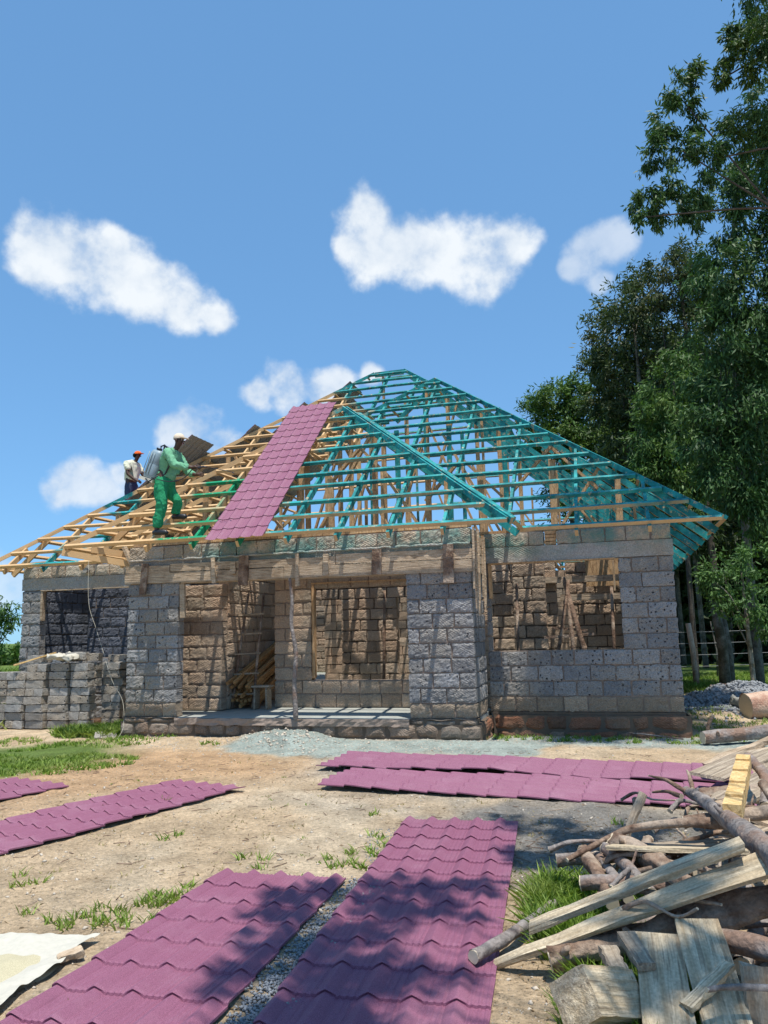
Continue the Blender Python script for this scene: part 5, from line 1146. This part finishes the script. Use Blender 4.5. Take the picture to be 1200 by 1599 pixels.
# fresh notched timber
t = empty('notched_timber', (1.95, 4.62, .60)); tag(t, 'fresh yellow squared timber with saw-cut notches', 'timber', GP)
d = (Vector((2.72, 6.15, .62))-Vector((1.95, 4.62, .60))); dn = d.normalized()
b = MB()
for k in range(8):
    a0 = dn*(k*d.length/8); a1 = dn*((k+1)*d.length/8-.012); hgt = .085+.012*(k % 2); b.beam(a0+Vector((0, 0, .006*(k % 2))), a1+Vector((0, 0, .006*(k % 2))), .10-.004*(k % 2), hgt, jit=.006)
b.beam(dn*.02, d*.98, .085, .07); b.build('body', M['yellow'], t)
log('heavy reddish branch slanting down the right of the pile with a split end', [(2.10, 5.72, .50), (2.02, 5.25, .545), (1.93, 4.7, .56), (1.80, 4.05, .60), (1.72, 3.55, .60)], [.030, .062], 'barkg', 12, .3, 14, knots=5, cat='branch')
for k, (p, q) in enumerate([((2.05, 5.60, .52), (1.86, 5.78, .60)), ((2.12, 5.65, .52), (2.2, 5.95, .60)), ((2.0, 5.55, .5), (1.9, 5.85, .47))]):
    log(['thin splintered prong left at the split branch end', 'thin splintered prong right at the split branch end', 'lowest thin prong at the split branch end'][k], [p, Vector(p).lerp(Vector(q), .5)+Vector((0, 0, .02)), q], [.018, .006], 'bark', 6, .4, 30+k, cat='branch')
log('knotty branch crossing under the yellow notched timber', [(1.8, 5.0, .46), (2.1, 4.95, .50), (2.5, 4.9, .55)], [.035, .04], 'bark', 9, .4, 15, knots=3, cat='branch')
log('grey branch at the right edge above the notched timber', [(2.55, 5.5, .42), (2.75, 5.9, .55), (2.9, 6.5, .60)], [.045, .035], 'barkg', 9, .3, 16, cat='branch')
log('rough branch standing at the right edge of the pile', [(2.15, 4.6, .3), (2.3, 4.75, .52), (2.45, 5.3, .62)], [.035, .03], 'bark', 9, .5, 17, knots=3, cat='branch')
plank('splintered dark slab at the back of the pile, pointing left', (3.28, 8.37, .22), (4.25, 8.25, .58), .16, .05, 'form', jit=.03, cat='slab')
plank('pale grey board lying at the back of the pile beneath the dark slab', (3.05, 7.75, .22), (3.9, 8.2, .40), .42, .025, 'plankg', jit=.005)
plank('pale grey board propped in front of the splintered slab', (2.62, 6.35, .28), (3.55, 6.9, .48), .34, .025, 'plankg', jit=.005)
plank('grey board resting at the right edge under the notched timber', (2.3, 5.4, .26), (2.9, 5.6, .38), .26, .025, 'plankg', jit=.005)
log('dark short log below the splintered slab', [(2.55, 6.65, .26), (2.75, 6.6, .29), (3.0, 6.5, .32)], [.07, .06], 'bark', 10, .3, 18)
log('grey barked log poking out under the thick log at right', [(1.42, 3.78, .25), (1.58, 3.6, .27), (1.75, 3.35, .27)], [.045, .05], 'barkg', 11, .25, 19, knots=2)
log('thin broken twig in the dark gap of the pile', [(1.20, 3.22, .27), (1.32, 3.24, .27), (1.5, 3.2, .27)], [.010, .013], 'barkg', 7, .4, 20, cat='branch')
plank('narrow board end in the dark gap of the pile', (1.15, 3.32, .17), (1.38, 3.42, .28), .06, .022, 'plank')
plank('upright weathered slab at the bottom right corner', (1.42, 3.25, .02), (1.45, 3.35, .30), .12, .03, 'plankg', up=(0, 1, 0))
for k in range(16):
    rq = random.Random(50+k); x, y = rq.uniform(1.35, 2.3), rq.uniform(3.5, 5.2); a = rq.uniform(-.8, .8)+.4; l = rq.uniform(.5, .9); z = rq.uniform(.05, .24)
    log('dark buried stick filling the underside of the wood pile', [(x-math.cos(a)*l/2, y-math.sin(a)*l/2, z), (x, y, z+.03), (x+math.cos(a)*l/2, y+math.sin(a)*l/2, z+rq.uniform(-.02, .1))], [.04, .035], rq.choice(('bark', 'barkg')), 8, .35, 60+k)
for k in range(34):
    rq = random.Random(140+k); x, y = (rq.uniform(1.15, 2.2), rq.uniform(3.3, 5.3)) if k < 22 else (rq.uniform(2.0, 2.9), rq.uniform(4.9, 6.6)); a = rq.uniform(-1.2, 1.5); l = rq.uniform(.35, .8); z = rq.uniform(.22, .40)
    d_ = (math.cos(a)*l/2, math.sin(a)*l/2); w1, w2 = rq.uniform(-.05, .05), rq.uniform(-.05, .05)
    log('thin broken branch tangled into the wood pile', [(x-d_[0], y-d_[1], z-.04), (x-d_[0]*.4+w1, y-d_[1]*.4+w2, z+.02), (x+d_[0]*.4-w2, y+d_[1]*.4+w1, z+rq.uniform(-.02, .04)), (x+d_[0], y+d_[1], z+rq.uniform(-.05, .07))], [rq.uniform(.010, .022), .006], rq.choice(('bark', 'bark', 'barkg')), 6, .6, 160+k, cat='branch')
for k in range(12):
    rq = random.Random(90+k); x, y = rq.uniform(2.2, 3.6), rq.uniform(5.0, 8.2); a = rq.uniform(0, 3.1); l = rq.uniform(.6, 1.1); z = rq.uniform(.06, .28); x += .42*(y-5)
    plank('weathered offcut lying low in the back half of the wood pile', (x-math.cos(a)*l/2, y-math.sin(a)*l/2, z), (x+math.cos(a)*l/2, y+math.sin(a)*l/2, z+rq.uniform(0, .15)), rq.uniform(.08, .2), .03, rq.choice(('plankg', 'form', 'plank')), jit=.01)
log('long bark-covered log lying beyond the wood pile', [(4.42, 11.25, .10), (5.0, 11.3, .13), (6.2, 11.4, .2)], [.085, .095], 'barkg', 12, .25, 21, knots=2)
log('big peeled orange log at the right edge by the stone chips', [(6.35, 14.1, .22), (7.2, 14.15, .25), (8.6, 14.3, .3)], [.24, .26], 'peel', 14, .12, 22)
log('curved dark twig standing up behind the bark-covered log', [(4.75, 11.9, .02), (4.78, 11.9, .2), (4.86, 11.9, .34)], [.035, .02], 'bark', 7, .3, 23, cat='branch')
log('reddish rotting log lying in the grass behind the stone chips', [(7.6, 18.6, .15), (8.3, 18.2, .16), (8.9, 17.6, .12)], [.16, .12], 'peel', 10, .4, 24, knots=3)
o = hewn('', (.6, .35, .16), 61.3, .07, (8, 6, 3)).build('sack', M['cloth'], None, True); o.location = (6.85, 15.0, .22); tag(o, 'torn white sack lying on the stone chips', 'sack')

# ------------------------------------------------------------------ fence at the right
t = empty('wire_fence', (10, 24, 0)); tag(t, 'wire fence on thin sticks in front of the plantation', 'fence')
fp_ = [(8.2, 24.2), (10.2, 24.4), (11.5, 24.5), (13.4, 24.6), (15.2, 24.8)]
for k, (x, y) in enumerate(fp_):
    b = MB(); b.tube([(x-10, y-24, -.1), (x-10+.05, y-24, .9), (x-10+(-.06)**1*(k % 2), y-24, 1.8)], [.03, .025, .018] if k else [.05, .045, .04], 7, .15, k); b.build('post', M['slimbark'], t, True)
for z in (.45, .8, 1.15, 1.5):
    b = MB(); b.tube([(x-10, y-24-.03, z+.02*math.sin(x*3)) for x, y in [(4.5, 24.0)]+fp_+[(22, 25.2)]], .0065, 5); b.build('wire', M['wire'], t)
b = MB(); b.tube([(8.72, 22.3, -.1), (8.7, 22.3, .9), (8.62, 22.3, 1.75)], [.085, .08, .075], 9, .12, 2); tag(b.build('fence_post', M['peel'], None, True), 'thick pale wooden post standing left of the wire fence sticks', 'post')
b = MB(); b.tube([(8.0, 24.8, 0), (7.8, 24.8, 2.5), (7.55, 24.8, 5.2)], [.09, .08, .06], 8, .1, 5); tag(b.build('bare_trunk', M['trunk'], None, True), 'bare leaning trunk rising behind the right corner of the house', 'tree')
print('objects', len(bpy.data.objects), 'posts', len(posts), 'battens', len(battens))
